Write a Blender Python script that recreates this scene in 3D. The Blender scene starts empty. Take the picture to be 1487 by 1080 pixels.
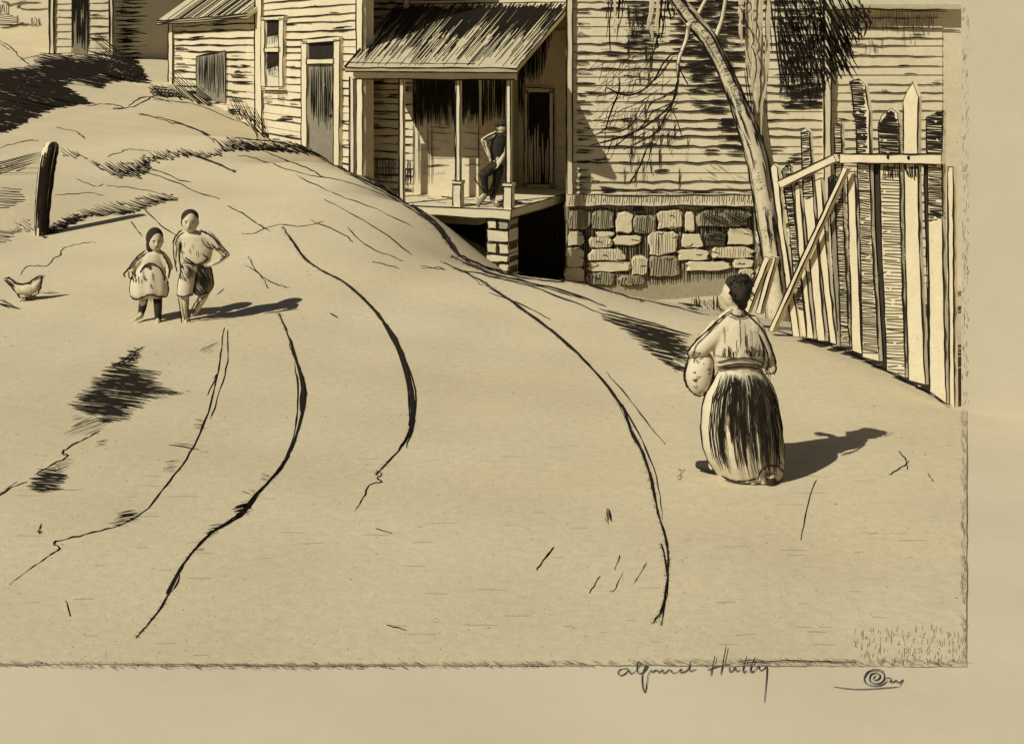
import bpy, bmesh, math, random
import numpy as np
from mathutils import Vector, Matrix
random.seed(7)
R = random.random
def U(a, b): return a + (b - a) * R()
sc = bpy.context.scene
C = sc.collection
F, CX, HZ, CH = 1900.0, 743.5, 70.0, 3.2          # lens in picture pixels, picture centre, horizon row, eye height

# ------------------------------------------------------------------ light, camera, world
cam = bpy.data.cameras.new("camera"); co = bpy.data.objects.new("camera", cam); C.objects.link(co)
co.location = (0, 0, CH); co.rotation_euler = (math.pi / 2, 0, 0)
cam.sensor_width = 36; cam.lens = 36 * F / 1487; cam.shift_y = -(540 - HZ) / 1487
cam.clip_start = 0.1; cam.clip_end = 2000
sc.camera = co
EL = math.radians(40); SX, SY = 0.76, 0.65          # light travels towards +x and +y
sun = bpy.data.lights.new("sun", 'SUN'); so = bpy.data.objects.new("sun", sun); C.objects.link(so)
sun.energy = 5.0; sun.angle = math.radians(0.5); sun.color = (1, .99, .915)
ld = Vector((SX * math.cos(EL), SY * math.cos(EL), -math.sin(EL)))
so.rotation_euler = ld.to_track_quat('-Z', 'Y').to_euler(); so.location = (-20, -15, 25)
w = bpy.data.worlds.new("World"); sc.world = w; w.use_nodes = True
nt = w.node_tree; nt.nodes.clear()
sk = nt.nodes.new('ShaderNodeTexSky'); sk.sky_type = 'NISHITA'; sk.sun_disc = False
sk.sun_elevation = EL; sk.sun_rotation = math.atan2(-SX, -SY); sk.dust_density = 1.0; sk.air_density = 0.4
bg = nt.nodes.new('ShaderNodeBackground'); bg.inputs[1].default_value = 0.05
ow = nt.nodes.new('ShaderNodeOutputWorld')
nt.links.new(sk.outputs[0], bg.inputs[0]); nt.links.new(bg.outputs[0], ow.inputs[0])
vs = sc.view_settings; vs.view_transform = 'Standard'; vs.look = 'None'; vs.exposure = -0.2; vs.gamma = 1
try: vs.use_curve_mapping = False
except Exception: pass

# ------------------------------------------------------------------ materials
def mat(name, col, amp=.08, scale=6.0, speck=True, stain=0.0, bump=0.15, rough=.95):
    m = bpy.data.materials.new(name); m.use_nodes = True
    n = m.node_tree.nodes; l = m.node_tree.links
    b = n['Principled BSDF']; b.inputs['Roughness'].default_value = rough
    b.inputs['Specular IOR Level'].default_value = .15
    tc = n.new('ShaderNodeTexCoord')
    a = n.new('ShaderNodeTexNoise'); a.inputs['Scale'].default_value = scale; a.inputs['Detail'].default_value = 8
    a.inputs['Roughness'].default_value = .7
    l.new(tc.outputs['Object'], a.inputs['Vector'])
    r = n.new('ShaderNodeValToRGB'); e = r.color_ramp.elements
    e[0].position = .3; e[1].position = .7
    e[0].color = [c * (1 - amp) for c in col] + [1]; e[1].color = [min(1, c * (1 + amp)) for c in col] + [1]
    l.new(a.outputs[0], r.inputs[0]); out = r.outputs[0]
    if speck:
        s = n.new('ShaderNodeTexNoise'); s.inputs['Scale'].default_value = scale * 5; s.inputs['Detail'].default_value = 3
        l.new(tc.outputs['Object'], s.inputs['Vector'])
        r2 = n.new('ShaderNodeValToRGB'); r2.color_ramp.elements[0].position = .27; r2.color_ramp.elements[1].position = .36
        r2.color_ramp.elements[0].color = (.55, .5, .42, 1); r2.color_ramp.elements[1].color = (1, 1, 1, 1)
        l.new(s.outputs[0], r2.inputs[0])
        mx = n.new('ShaderNodeMix'); mx.data_type = 'RGBA'; mx.blend_type = 'MULTIPLY'; mx.inputs[0].default_value = 1
        l.new(out, mx.inputs[6]); l.new(r2.outputs[0], mx.inputs[7]); out = mx.outputs[2]
    if stain:
        s = n.new('ShaderNodeTexNoise'); s.inputs['Scale'].default_value = .45; s.inputs['Detail'].default_value = 6
        l.new(tc.outputs['Object'], s.inputs['Vector'])
        r3 = n.new('ShaderNodeValToRGB'); r3.color_ramp.elements[0].position = .32; r3.color_ramp.elements[1].position = .68
        k = 1 - stain
        r3.color_ramp.elements[0].color = (k, k * .985, k * .95, 1); r3.color_ramp.elements[1].color = (1, 1, 1, 1)
        l.new(s.outputs[0], r3.inputs[0])
        mx = n.new('ShaderNodeMix'); mx.data_type = 'RGBA'; mx.blend_type = 'MULTIPLY'; mx.inputs[0].default_value = 1
        l.new(out, mx.inputs[6]); l.new(r3.outputs[0], mx.inputs[7]); out = mx.outputs[2]
    l.new(out, b.inputs['Base Color'])
    if bump:
        bp = n.new('ShaderNodeBump'); bp.inputs['Strength'].default_value = bump; bp.inputs['Distance'].default_value = .01
        l.new(a.outputs[0], bp.inputs['Height']); l.new(bp.outputs[0], b.inputs['Normal'])
    return m
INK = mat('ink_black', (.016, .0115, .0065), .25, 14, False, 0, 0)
GREY = mat('soft_grey_lead', (.15, .137, .113), .3, 60, False, 0, 0)
DIRT = mat('pale_road_dirt', (.605, .502, .312), .085, 13, True, .09, .45)
PAPER = mat('pale_paper_margin', (.61, .513, .345), .03, 6, False, .04, .1)
WOOD = mat('pale_weathered_boards', (.64, .545, .352), .09, 5, True, .10)
WOOD2 = mat('bleached_wood', (.66, .565, .365), .08, 8, True, .05)
DARKTONE = mat('shade_and_dark_knob', (.042, .033, .021), .35, 9, False)  # near-black: painted shade under the floor and in fence gaps, also knob
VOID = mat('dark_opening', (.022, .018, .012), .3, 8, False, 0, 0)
GREYW = mat('weather_greyed_boards', (.22, .19, .125), .2, 7, False)
STONE = mat('pale_stone', (.64, .55, .355), .12, 10, True, .1, .4)
STONE2 = mat('grey_stone', (.33, .285, .18), .15, 10, True, .1, .4)
STONE3 = mat('dark_stone', (.08, .065, .04), .2, 10, False, 0, .4)
SHING = mat('pale_roof_shingle', (.50, .43, .265), .12, 8, True, .1)
BARK = mat('pale_bark', (.60, .51, .33), .14, 12, True, .1, .5)
SKIN = mat('skin', (.55, .465, .30), .03, 10, False, 0, 0)
CLOTH = mat('undyed_cotton', (.58, .495, .325), .05, 18, False, 0, .1)
CLOTHG = mat('grey_wool', (.20, .17, .11), .2, 18, False, 0, .1)
CLOTHD = mat('black_wool', (.036, .028, .018), .3, 18, False, 0, .1)
PLAS = mat('plain_plaster', (.59, .52, .368), .03, 4, False, .05)
FEATH = mat('pale_feathers', (.54, .46, .285), .1, 25, True)
MATS = [None]

# ------------------------------------------------------------------ mesh helpers
class MB:
    def __init__(s): s.v = []; s.f = []; s.m = []; s.mats = []; s.smooth = []
    def mi(s, m):
        if m not in s.mats: s.mats.append(m)
        return s.mats.index(m)
    def add(s, vs, fs, m, sm=False):
        o = len(s.v); k = s.mi(m)
        s.v += [tuple(v) for v in vs]
        for f in fs: s.f.append([o + i for i in f]); s.m.append(k); s.smooth.append(sm)
    def prism(s, front, back, m):
        n = len(front)
        fs = [list(range(n)), list(range(2 * n - 1, n - 1, -1))] + [[i, i + n, (i + 1) % n + n, (i + 1) % n] for i in range(n)]
        s.add(list(front) + list(back), fs, m)
    def tube(s, pts, rad, m, sides=4, flat=1.0):
        pts = [Vector(p) for p in pts]; n = len(pts)
        if n < 2: return
        vs = []
        for i, p in enumerate(pts):
            t = (pts[min(i + 1, n - 1)] - pts[max(i - 1, 0)])
            if t.length < 1e-9: t = Vector((0, 0, 1))
            t.normalize()
            a = t.cross(Vector((0.13, -1, 0.21)))
            if a.length < 1e-4: a = t.cross(Vector((1, 0, 0)))
            a.normalize(); b = t.cross(a)
            r = rad[i] if hasattr(rad, '__len__') else rad
            for k in range(sides):
                an = 2 * math.pi * (k + .5) / sides
                vs.append(p + a * (math.cos(an) * r) + b * (math.sin(an) * r * flat))
        fs = []
        for i in range(n - 1):
            for k in range(sides):
                k2 = (k + 1) % sides
                fs.append([i * sides + k, i * sides + k2, (i + 1) * sides + k2, (i + 1) * sides + k])
        fs.append(list(range(sides - 1, -1, -1))); fs.append([(n - 1) * sides + k for k in range(sides)])
        s.add(vs, fs, m, sides > 4)
    def ball(s, c, rx, ry, rz, m, seg=14, ring=9, rot=None):
        c = Vector(c); vs = []; fs = []
        for i in range(ring + 1):
            th = math.pi * i / ring
            for k in range(seg):
                ph = 2 * math.pi * k / seg
                q = Vector((rx * math.sin(th) * math.cos(ph), ry * math.sin(th) * math.sin(ph), rz * math.cos(th)))
                if rot: q = rot @ q
                vs.append(c + q)
        for i in range(ring):
            for k in range(seg):
                k2 = (k + 1) % seg
                fs.append([i * seg + k, (i + 1) * seg + k, (i + 1) * seg + k2, i * seg + k2])
        s.add(vs, fs, m, True)
    def build(s, name, parent=None, origin=None):
        me = bpy.data.meshes.new(name)
        o = Vector(origin) if origin is not None else Vector((0, 0, 0))
        me.from_pydata([tuple(Vector(v) - o) for v in s.v], [], s.f)
        for m in s.mats: me.materials.append(m)
        me.polygons.foreach_set('material_index', s.m); me.polygons.foreach_set('use_smooth', s.smooth)
        me.validate(); me.update()
        ob = bpy.data.objects.new(name, me); C.objects.link(ob); ob.location = o
        if parent is not None: ob.parent = parent; ob.matrix_parent_inverse = Matrix.Translation(-parent.location)
        return ob
def thing(name, label, cat, loc, group=None):
    o = bpy.data.objects.new(name, None); C.objects.link(o); o.location = loc; o.empty_display_size = .2
    return tag(o, label, cat, group)
def tag(o, label, cat, group=None):
    o['label'] = label; o['category'] = cat
    if group: o['group'] = group
    return o
def P(x, y, d): return Vector(((x - CX) / F * d, d, CH - (y - HZ) / F * d))
def lerp(a, b, t): return a + (b - a) * t

# ------------------------------------------------------------------ terrain: thin plate through known ground points
cp = []
def gp(x, y, d): p = P(x, y, d); cp.append((p.x, p.y, p.z))
def gz(X, Y, Z): cp.append((X, Y, Z))
for Y in (1, 5, 8, 11): 
    for X in (-8, -4, 0, 4, 8): gz(X, Y, 0)
for X in (-9, -5.5, -3, -1): gz(X, 14.6, 0)
gz(1.5, 14, 0); gz(-.2, 15.8, .03)
for a in [(60, 340, 20), (0, 300, 21), (-200, 300, 21), (150, 250, 25), (0, 200, 29), (-200, 190, 30), (250, 210, 28), (380, 206, 30),
          (100, 150, 36), (250, 127, 41), (0, 92, 43), (-250, 80, 43), (220, 112, 43), (70, 72, 47), (-100, 50, 52), (340, 162, 37), (400, 272, 23.3),
          (450, 330, 19.2), (530, 420, 16.6), (300, 300, 21.2), (500, 246, 25.5), (570, 277, 23.8), (640, 320, 21.3), (662, 374, 19.5),
          (730, 397, 18.3), (820, 408, 17.6), (930, 435, 16.6), (1050, 462, 15.5), (1150, 490, 14.5), (1280, 535, 13.1), (1385, 592, 11.7),
          (1487, 640, 10.8), (450, 216, 29), (600, 360, 19)]: gp(*a)
for a in [(-3.4, 27.6, -.2), (-2.3, 27.2, -.4), (-4.6, 30.5, .5), (-1.6, 25, -.5), (-.1, 26, -1.4), (-.6, 22.5, -.9), (1, 22, -1.35), (1.2, 19.6, -.75), (3, 18.6, -.75), (2, 26, -1.9),
          (1, 29, -2.1), (4, 29, -2.1), (3.5, 24, -1.7), (7, 29, -1.9), (11, 29, -1.8), (5.5, 18, -.7), (7, 14.5, -.5), (8, 20, -1.0), (12, 12, -.1),
          (-4, 34, .2), (-8, 44, 2.0), (0, 36, -1.2), (6, 40, -1.5), (-1, 29, -1.0), (-2.2, 30, -.6),
          (-14, 52, 3.3), (-20, 64, 5.5), (0, 64, 0), (20, 60, -1), (-26, 40, 2.8), (-26, 20, .8), (-20, 8, 0), (20, 5, 0), (24, 24, -.8),
          (-60, 100, 8), (0, 110, 2), (60, 100, 0), (60, 0, 0), (-60, 0, 0), (-60, 40, 4), (60, 40, -.5)]: gz(*a)
cpa = np.array(cp); N = len(cpa)
def tk(r2): return np.where(r2 > 1e-12, r2 * np.log(np.maximum(r2, 1e-12)), 0)
D2 = ((cpa[:, None, :2] - cpa[None, :, :2]) ** 2).sum(-1)
A = np.zeros((N + 3, N + 3)); A[:N, :N] = tk(D2) + np.eye(N) * .02; A[:N, N] = 1; A[:N, N + 1:] = cpa[:, :2]; A[N:, :N] = A[:N, N:].T
sol = np.linalg.solve(A, np.concatenate([cpa[:, 2], [0, 0, 0]]))
def tps(X, Y):
    X = np.asarray(X, float); Y = np.asarray(Y, float)
    r2 = (X[..., None] - cpa[:, 0]) ** 2 + (Y[..., None] - cpa[:, 1]) ** 2
    return tk(r2) @ sol[:N] + sol[N] + sol[N + 1] * X + sol[N + 2] * Y
gx0, gy0, gs = -30.0, 0.0, .2
GXn, GYn = 281, 351
gX = gx0 + gs * np.arange(GXn); gY = gy0 + gs * np.arange(GYn)
HG = np.stack([tps(gX, np.full(GXn, yy)) for yy in gY])          # [iy, ix]
HG += .012 * np.sin(gX[None, :] * 3.1 + gY[:, None] * 1.7) * np.sin(gY[:, None] * 2.3 - gX[None, :])
HL = HG.tolist()
def H(X, Y):
    fx = min(max((X - gx0) / gs, 0), GXn - 1.001); fy = min(max((Y - gy0) / gs, 0), GYn - 1.001)
    i = int(fx); j = int(fy); a = fx - i; b = fy - j
    r0 = HL[j]; r1 = HL[j + 1]
    return (r0[i] * (1 - a) + r0[i + 1] * a) * (1 - b) + (r1[i] * (1 - a) + r1[i + 1] * a) * b
def G(x, y, lift=0.0):
    """the ground point seen through picture pixel x, y"""
    kx = (x - CX) / F; kz = -(y - HZ) / F
    lo = 4.0; d = lo
    while d < 68:
        if CH + kz * d < H(kx * d, d): break
        lo = d; d += .3
    hi = d
    for _ in range(9):
        m = (lo + hi) / 2
        if CH + kz * m < H(kx * m, m): hi = m
        else: lo = m
    return Vector((kx * hi, hi, H(kx * hi, hi) + lift))
# one sheet: fine in the middle, wide skirts to the horizon
xs = list(np.arange(-30, 26.01, .25)); ys = list(np.arange(0, 70.01, .25))
xs = [-1200, -400, -150, -80, -50] + xs + [45, 80, 150, 400, 1200]; ys = [-400, -100, -20] + ys + [85, 120, 200, 500, 1500]
mb = MB(); vv = []
for Y in ys:
    for X in xs:
        cl = H(X, Y); vv.append((X, Y, cl))
nx = len(xs)
mb.add(vv, [[j * nx + i, j * nx + i + 1, (j + 1) * nx + i + 1, (j + 1) * nx + i] for j in range(len(ys) - 1) for i in range(nx - 1)], DIRT, True)
g = mb.build('ground'); g['kind'] = 'structure'

# ------------------------------------------------------------------ pen strokes as real raised lines
def rs(pts, step):
    """resample a pixel polyline"""
    out = [pts[0]]
    for a, b in zip(pts[:-1], pts[1:]):
        L = math.hypot(b[0] - a[0], b[1] - a[1]); n = max(1, int(L / step))
        for i in range(1, n + 1): out.append((a[0] + (b[0] - a[0]) * i / n, a[1] + (b[1] - a[1]) * i / n))
    return out
def smooth(pts, it=2):
    for _ in range(it):
        q = [pts[0]]
        for a, b in zip(pts[:-1], pts[1:]):
            q += [(a[0] * .75 + b[0] * .25, a[1] * .75 + b[1] * .25), (a[0] * .25 + b[0] * .75, a[1] * .25 + b[1] * .75)]
        pts = q + [pts[-1]]
    return pts
def stroke(mb, f, pts, wpx=1.8, m=None, jit=.5, taper=.35, step=14, sides=4, rough=.25, flat=1.0):
    p = rs(pts, step); n = len(p); p3 = []; rad = []
    for i, (x, y) in enumerate(p):
        q = f(x + U(-jit, jit), y + U(-jit, jit)); p3.append(q)
        t = i / (n - 1) if n > 1 else 0
        k = min(1, taper + (1 - taper) * min(t, 1 - t) * 5) * U(1 - rough, 1 + rough)
        rad.append(max(.0008, 1.22 * wpx * k * q.y / F / 2))
    mb.tube(p3, rad, m or INK, sides, flat)
def outline(mb, f, poly, wpx=1.8, close=True, **k):
    p = list(poly) + ([poly[0]] if close else [])
    for a, b in zip(p[:-1], p[1:]): stroke(mb, f, [a, b], wpx, **k)
def hatch(poly, ang, sp, jit=.3, gap=.12, ends=2.0, minlen=2):
    """pixel segments that fill a polygon with slanted lines"""
    ca, sa = math.cos(ang), math.sin(ang)
    q = [(x * ca + y * sa, -x * sa + y * ca) for x, y in poly]
    lo = min(b for a, b in q); hi = max(b for a, b in q); out = []; t = lo + sp * R()
    while t < hi:
        xs = []
        for (a0, b0), (a1, b1) in zip(q, q[1:] + q[:1]):
            if (b0 <= t) != (b1 <= t): xs.append(a0 + (a1 - a0) * (t - b0) / (b1 - b0))
        xs.sort()
        for a, b in zip(xs[::2], xs[1::2]):
            a += U(-ends, ends); b += U(-ends, ends)
            if b - a < minlen: continue
            cuts = [(a, b)]
            if R() < gap and b - a > 12:
                c = U(a + 3, b - 3); cuts = [(a, c - U(1, 4)), (c + U(1, 4), b)]
            for u0, u1 in cuts:
                if u1 - u0 < minlen: continue
                dv = U(-jit, jit) * sp; t0 = t + dv; t1 = t - dv * .6
                out.append([(u0 * ca - t0 * sa, u0 * sa + t0 * ca), (u1 * ca - t1 * sa, u1 * sa + t1 * ca)])
        t += sp * U(.7, 1.3)
    return out
def hfill(mb, f, poly, deg, sp, wpx, m=None, jit=.3, gap=.12, ends=2.0, step=16, sj=.4):
    for s in hatch(poly, math.radians(deg), sp, jit, gap, ends): stroke(mb, f, s, 1.15 * wpx * U(.75, 1.2), m, sj, .3, step)
def scrib(mb, f, pts, wpx=1.6, it=2, **k): stroke(mb, f, smooth(pts, it), wpx, step=9, **k)
def ground_f(lift=.006): return lambda x, y: G(x, y, lift)

class Plane:
    """an upright wall plane; pixel rays land on it, off = metres out of the wall towards the viewer"""
    def __init__(s, a, b):
        s.a = Vector((a[0], a[1], 0)); d = Vector((b[0] - a[0], b[1] - a[1], 0)); s.L = d.length; s.d = d.normalized()
        s.n = Vector((s.d.y, -s.d.x, 0))
        if s.n.dot(-s.a) < 0: s.n = -s.n
    def u(s, x):
        k = (x - CX) / F; return (k * s.a.y - s.a.x) / (s.d.x - k * s.d.y)
    def at(s, u, z, off=0): q = s.a + s.d * u + s.n * off; return Vector((q.x, q.y, z))
    def px(s, x, y, off=0):
        u = s.u(x); q = s.a + s.d * u; z = CH - (y - HZ) / F * q.y
        return Vector((q.x, q.y, z)) + s.n * off
    def z(s, x, y): return s.px(x, y).z
    def f(s, off=.02): return lambda x, y: s.px(x, y, off)
    def slab(s, mb, poly, off, th, m): mb.prism([s.px(x, y, off) for x, y in poly], [s.px(x, y, off - th) for x, y in poly], m)
    def rect(s, mb, x0, y0, x1, y1, off, th, m): s.slab(mb, [(x0, y0), (x1, y0), (x1, y1), (x0, y1)], off, th, m)
    def box(s, mb, u0, u1, z0, z1, o0, o1, m):
        fr = [s.at(u0, z0, o1), s.at(u1, z0, o1), s.at(u1, z1, o1), s.at(u0, z1, o1)]
        bk = [s.at(u0, z0, o0), s.at(u1, z0, o0), s.at(u1, z1, o0), s.at(u0, z1, o0)]
        mb.prism(fr, bk, m)
def clap(mb, pl, x0, x1, z0, z1, h, m, ink=1.5, drop=.12, wob=.9, skip=None, lines=True, both=None):
    """lapped boards with a worn dark lower edge"""
    u0, u1 = pl.u(x0), pl.u(x1); z = z1
    while z > z0 + .02:
        zb = max(z0, z - h * U(.85, 1.15))
        w0, w1 = U(-.012, .012), U(-.012, .012)
        vs = [pl.at(u0, z, .004), pl.at(u1, z, .004), pl.at(u1, zb + w1, .03), pl.at(u0, zb + w0, .03), pl.at(u1, zb + w1, .0), pl.at(u0, zb + w0, .0)]
        mb.add(vs, [[0, 1, 2, 3], [3, 2, 4, 5], [0, 3, 5], [1, 4, 2]], m)
        if lines:
            q0 = pl.at(u0, zb + w0); q1 = pl.at(u1, zb + w1)
            def back(q): return (q.x / q.y * F + CX, HZ + (CH - q.z) / q.y * F)
            a, b = back(q0), back(q1)
            if R() > drop:
                s0, s1 = 0, 1
                if R() < .45: s0 = U(0, .3)
                if R() < .45: s1 = U(.65, 1)
                pa = (lerp(a[0], b[0], s0), lerp(a[1], b[1], s0)); pb = (lerp(a[0], b[0], s1), lerp(a[1], b[1], s1))
                stroke(mb, pl.f(.034), [pa, pb], ink * .85 * U(.7, 1.3), None, wob, .4, 13, 4, .45)
            for q in range(int((b[0] - a[0]) / 120 + R() * 1.4)):
                t = U(0, .92); x = lerp(a[0], b[0], t); y = lerp(a[1], b[1], t); n = random.choice([1, 1, 2, 3, 5])
                for i in range(n): stroke(mb, pl.f(.036), [(x + U(-4, 4), y - i * 1.3 + U(-1, 1.5)), (min(b[0], x + U(6, 26)), y - i * 1.3 + U(-1.5, 1.5))], ink * U(.5, 1.1), None, .6, .3, 7)
        z = zb
def darkends(mb, pl, x0, x1, ys, wpx=2.0, n=5, off=.04):
    for y in ys:
        L = U(.45, 1) * (x1 - x0)
        for i in range(n):
            yy = y + U(-3.5, 2.5); stroke(mb, pl.f(off), [(x0 + U(0, 4), yy), (x0 + L * U(.4, 1), yy + U(-.8, .8))], wpx * U(.6, 1.2), None, .4, .3, 12)


def inkto(ob, mb):
    """lay a batch of raised lines into an object's own mesh"""
    me = ob.data; o = len(me.vertices); M_ = ob.matrix_basis.translation
    v0 = [tuple(v.co) for v in me.vertices]; f0 = [list(p.vertices) for p in me.polygons]; m0 = [p.material_index for p in me.polygons]; s0 = [p.use_smooth for p in me.polygons]
    mats = list(me.materials); mp = []
    for m in mb.mats:
        if m not in mats: mats.append(m)
        mp.append(mats.index(m))
    n = bpy.data.meshes.new(me.name)
    n.from_pydata(v0 + [tuple(Vector(v) - M_) for v in mb.v], [], f0 + [[o + i for i in f] for f in mb.f])
    for m in mats: n.materials.append(m)
    n.polygons.foreach_set('material_index', m0 + [mp[i] for i in mb.m]); n.polygons.foreach_set('use_smooth', s0 + mb.smooth)
    n.update(); ob.data = n; return ob
# ------------------------------------------------------------------ house with the porch
cu = Vector((-.924, .382, 0)); cv = Vector((.382, .924, 0)); c0 = Vector((-.12, 26, 0))
def L(u, v, z): return c0 + cu * u + cv * v + Vector((0, 0, z))
def LP(v, u0=5.5, u1=-.5): a = L(u0, v, 0); b = L(u1, v, 0); return Plane((a.x, a.y), (b.x, b.y))
def lbox(mb, u0, u1, v0, v1, z0, z1, m):
    mb.prism([L(u0, v0, z0), L(u1, v0, z0), L(u1, v0, z1), L(u0, v0, z1)], [L(u0, v1, z0), L(u1, v1, z0), L(u1, v1, z1), L(u0, v1, z1)], m)
def lline(mb, a, b, wpx, jit=.012, n=8):
    pts = [L(*[lerp(p, q, i / n) for p, q in zip(a, b)]) + Vector((U(-jit, jit), 0, U(-jit, jit))) for i in range(n + 1)]
    mb.tube(pts, [wpx * U(.7, 1.25) * p.y / F / 2 for p in pts], INK)
ph = thing('porch_house', 'pale clapboard house with a lean-to porch roof on slim posts, at the picture centre', 'house', L(2, 1.5, 0))
# walls
mb = MB()
wf = LP(1.7); wb = LP(4.0); wu = LP(4.12)
lbox(mb, 1.35, 4.55, 1.7, 4.0, -.6, 3.20, WOOD)
lbox(mb, -.06, 1.35, 4.0, 4.1, -.6, 3.6, WOOD)
lbox(mb, -.06, 5.4, 4.12, 9.0, -.6, 6.4, WOOD)
clap(mb, wf, 534, 600, -.1, 2.9, .17, WOOD, 2.0, .05)
darkends(mb, wf, 540, 574, [108, 115, 122, 130, 138, 151, 165, 184], 2.0, 4)
hfill(mb, wf.f(.035), [(540, 232), (575, 232), (575, 258), (562, 262), (540, 258)], 88, 3, 2.6, ends=4)
hfill(mb, wf.f(.035), [(585, 232), (598, 232), (598, 270), (588, 270)], 88, 3.2, 2.2, ends=4)
hfill(mb, wf.f(.035), [(601, 101), (697, 101), (697, 176), (601, 180)], 90, 2.5, 2.1, ends=7, gap=.2)  # these ink hatches paint the porch roof's shade into the walls
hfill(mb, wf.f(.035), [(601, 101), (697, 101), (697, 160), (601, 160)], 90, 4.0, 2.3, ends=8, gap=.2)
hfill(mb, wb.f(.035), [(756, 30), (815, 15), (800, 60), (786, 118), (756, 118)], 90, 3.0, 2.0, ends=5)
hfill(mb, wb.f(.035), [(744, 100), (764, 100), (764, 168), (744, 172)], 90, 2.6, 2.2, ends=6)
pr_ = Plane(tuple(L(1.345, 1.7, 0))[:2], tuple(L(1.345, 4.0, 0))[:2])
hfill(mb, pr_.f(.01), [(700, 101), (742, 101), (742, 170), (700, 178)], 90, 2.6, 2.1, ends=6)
for y in (186, 194, 205, 216, 227, 240, 252):
    for k in range(3):
        x = U(604, 650) if k < 2 else U(670, 690)
        stroke(mb, wf.f(.03), [(x, y + U(-2, 2)), (x + U(8, 32), y + U(-2, 2))], 1.1)
for x in (601, 608, 622, 628): stroke(mb, wf.f(.03), [(x, 180), (x + U(-1, 1), 266)], 1.2)
for x in (699, 703, 706): stroke(mb, wf.f(.03), [(min(x, 696), 176), (min(x, 696), 270)], 1.2)
for y in (150, 175, 196, 215, 235, 250): stroke(mb, wb.f(.03), [(U(806, 812), y), (U(816, 824), y + U(-1, 1))], 1.2)
for y in (176, 200, 215, 240, 258): stroke(mb, wb.f(.03), [(U(744, 750), y), (U(752, 760), y + U(-1, 1))], 1.2)
clap(mb, wu, 530, 588, 3.4, 6.4, .17, WOOD, 2.0, .03)
for i in range(40):
    x = U(533, 570); y = U(-25, 60); stroke(mb, wu.f(.04), [(x, y), (x + U(8, 20), y + U(-1, 1))], 1.5)
for y in (2, 9):
    stroke(mb, wu.f(.02), [(594, y), (822, y - 6)], 1.3, None, .8)
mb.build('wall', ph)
mb = MB()
wu.rect(mb, 588, -70, 597, 40, .06, .05, WOOD2); outline(mb, wu.f(.065), [(588, -70), (588, 22)], 1.8, False); outline(mb, wu.f(.065), [(597, -70), (597, 22)], 1.8, False)
mb.build('corner_board', ph); mb = MB()
wu.rect(mb, 524, -70, 531, 120, .06, .05, WOOD2); outline(mb, wu.f(.065), [(531, -70), (531, 60)], 2.2, False); outline(mb, wu.f(.065), [(524, -70), (524, 60)], 1.6, False)
mb.build('corner_board', ph); mb = MB()
wf.rect(mb, 526, 96, 534, 280, .06, .05, WOOD2); outline(mb, wf.f(.065), [(526, 100), (527, 270)], 2.4, False); outline(mb, wf.f(.065), [(534, 100), (535, 270)], 2.0, False)
mb.build('corner_board', ph)
# main roof behind
mb = MB()
rf = [L(-.3, 3.9, 6.3), L(5.7, 3.9, 6.3), L(5.7, 6.6, 8.2), L(-.3, 6.6, 8.2)]; mb.prism(rf, [p + Vector((0, 0, .12)) for p in rf], SHING)
rf = [L(-.3, 9.3, 6.3), L(5.7, 9.3, 6.3), L(5.7, 6.6, 8.2), L(-.3, 6.6, 8.2)]; mb.prism(rf, [p + Vector((0, 0, .12)) for p in rf], SHING)
mb.build('main_roof', ph)
# porch roof
mb = MB()
E0, E1 = L(3.49, -.3, 2.80), L(-.35, -.3, 2.80); T0, T1 = L(4.54, 4.08, 4.24), L(.06, 4.08, 4.24)
nr = (E1 - E0).cross(T0 - E0).normalized(); nr = nr if nr.z > 0 else -nr
def RP(s, t, o=.0): return lerp(lerp(T0, T1, s), lerp(E0, E1, s), t) + nr * o
mb.prism([E0, E1, T1, T0], [p - nr * .09 for p in (E0, E1, T1, T0)], SHING)
for i in range(210):
    s = (i + R()) / 210; t0 = U(0, .12); t1 = t0 + U(.2, .55) if R() < .75 else U(.7, .98)
    ds = U(-.006, .006); wp = U(1.0, 2.5)
    pts = [RP(s + ds * k / 6, lerp(t0, t1, k / 6), .006) for k in range(7)]
    mb.tube(pts, [wp * (1 - .6 * k / 6) * p.y / F / 2 for k, p in enumerate(pts)], INK)
for i in range(150):
    s = R(); t0 = U(.3, .75); t1 = min(.97, t0 + U(.1, .35))
    pts = [RP(s, lerp(t0, t1, k / 4), .006) for k in range(5)]
    mb.tube(pts, [U(.7, 1.1) * p.y / F / 2 for k, p in enumerate(pts)], INK)
for s0, s1, n in ((.05, .2, 26), (.42, .56, 22), (.68, .9, 40)):
    for i in range(n):
        s = U(s0, s1); t0 = U(.03, .2); t1 = U(.35, .62); pts = [RP(s, lerp(t0, t1, k / 5), .008) for k in range(6)]
        mb.tube(pts, [U(1.8, 2.8) * (1 - .5 * k / 5) * p.y / F / 2 for k, p in enumerate(pts)], INK)
for (a, b, wv, o) in (((0, 0), (0, 1), 3.2, .01), ((0, 1), (1, 1), 2.2, .005), ((1, 1), (1, 0), 2.2, .01), ((0, 0), (1, 0), 2.0, .01), ((0, .94), (.75, .95), 1.3, .008), ((.95, .05), (.95, .95), 1.2, .008)):
    pts = [RP(lerp(a[0], b[0], k / 14), lerp(a[1], b[1], k / 14), o) + Vector((0, 0, U(-.012, .012))) for k in range(15)]
    mb.tube(pts, [wv * U(.7, 1.2) * p.y / F / 2 for p in pts], INK)
lo = [RP(k / 14, 1, -.09) for k in range(15)]; mb.tube(lo, [2.6 * U(.7, 1.3) * p.y / F / 2 for p in lo], INK)
mb.build('porch_roof', ph)
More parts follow.
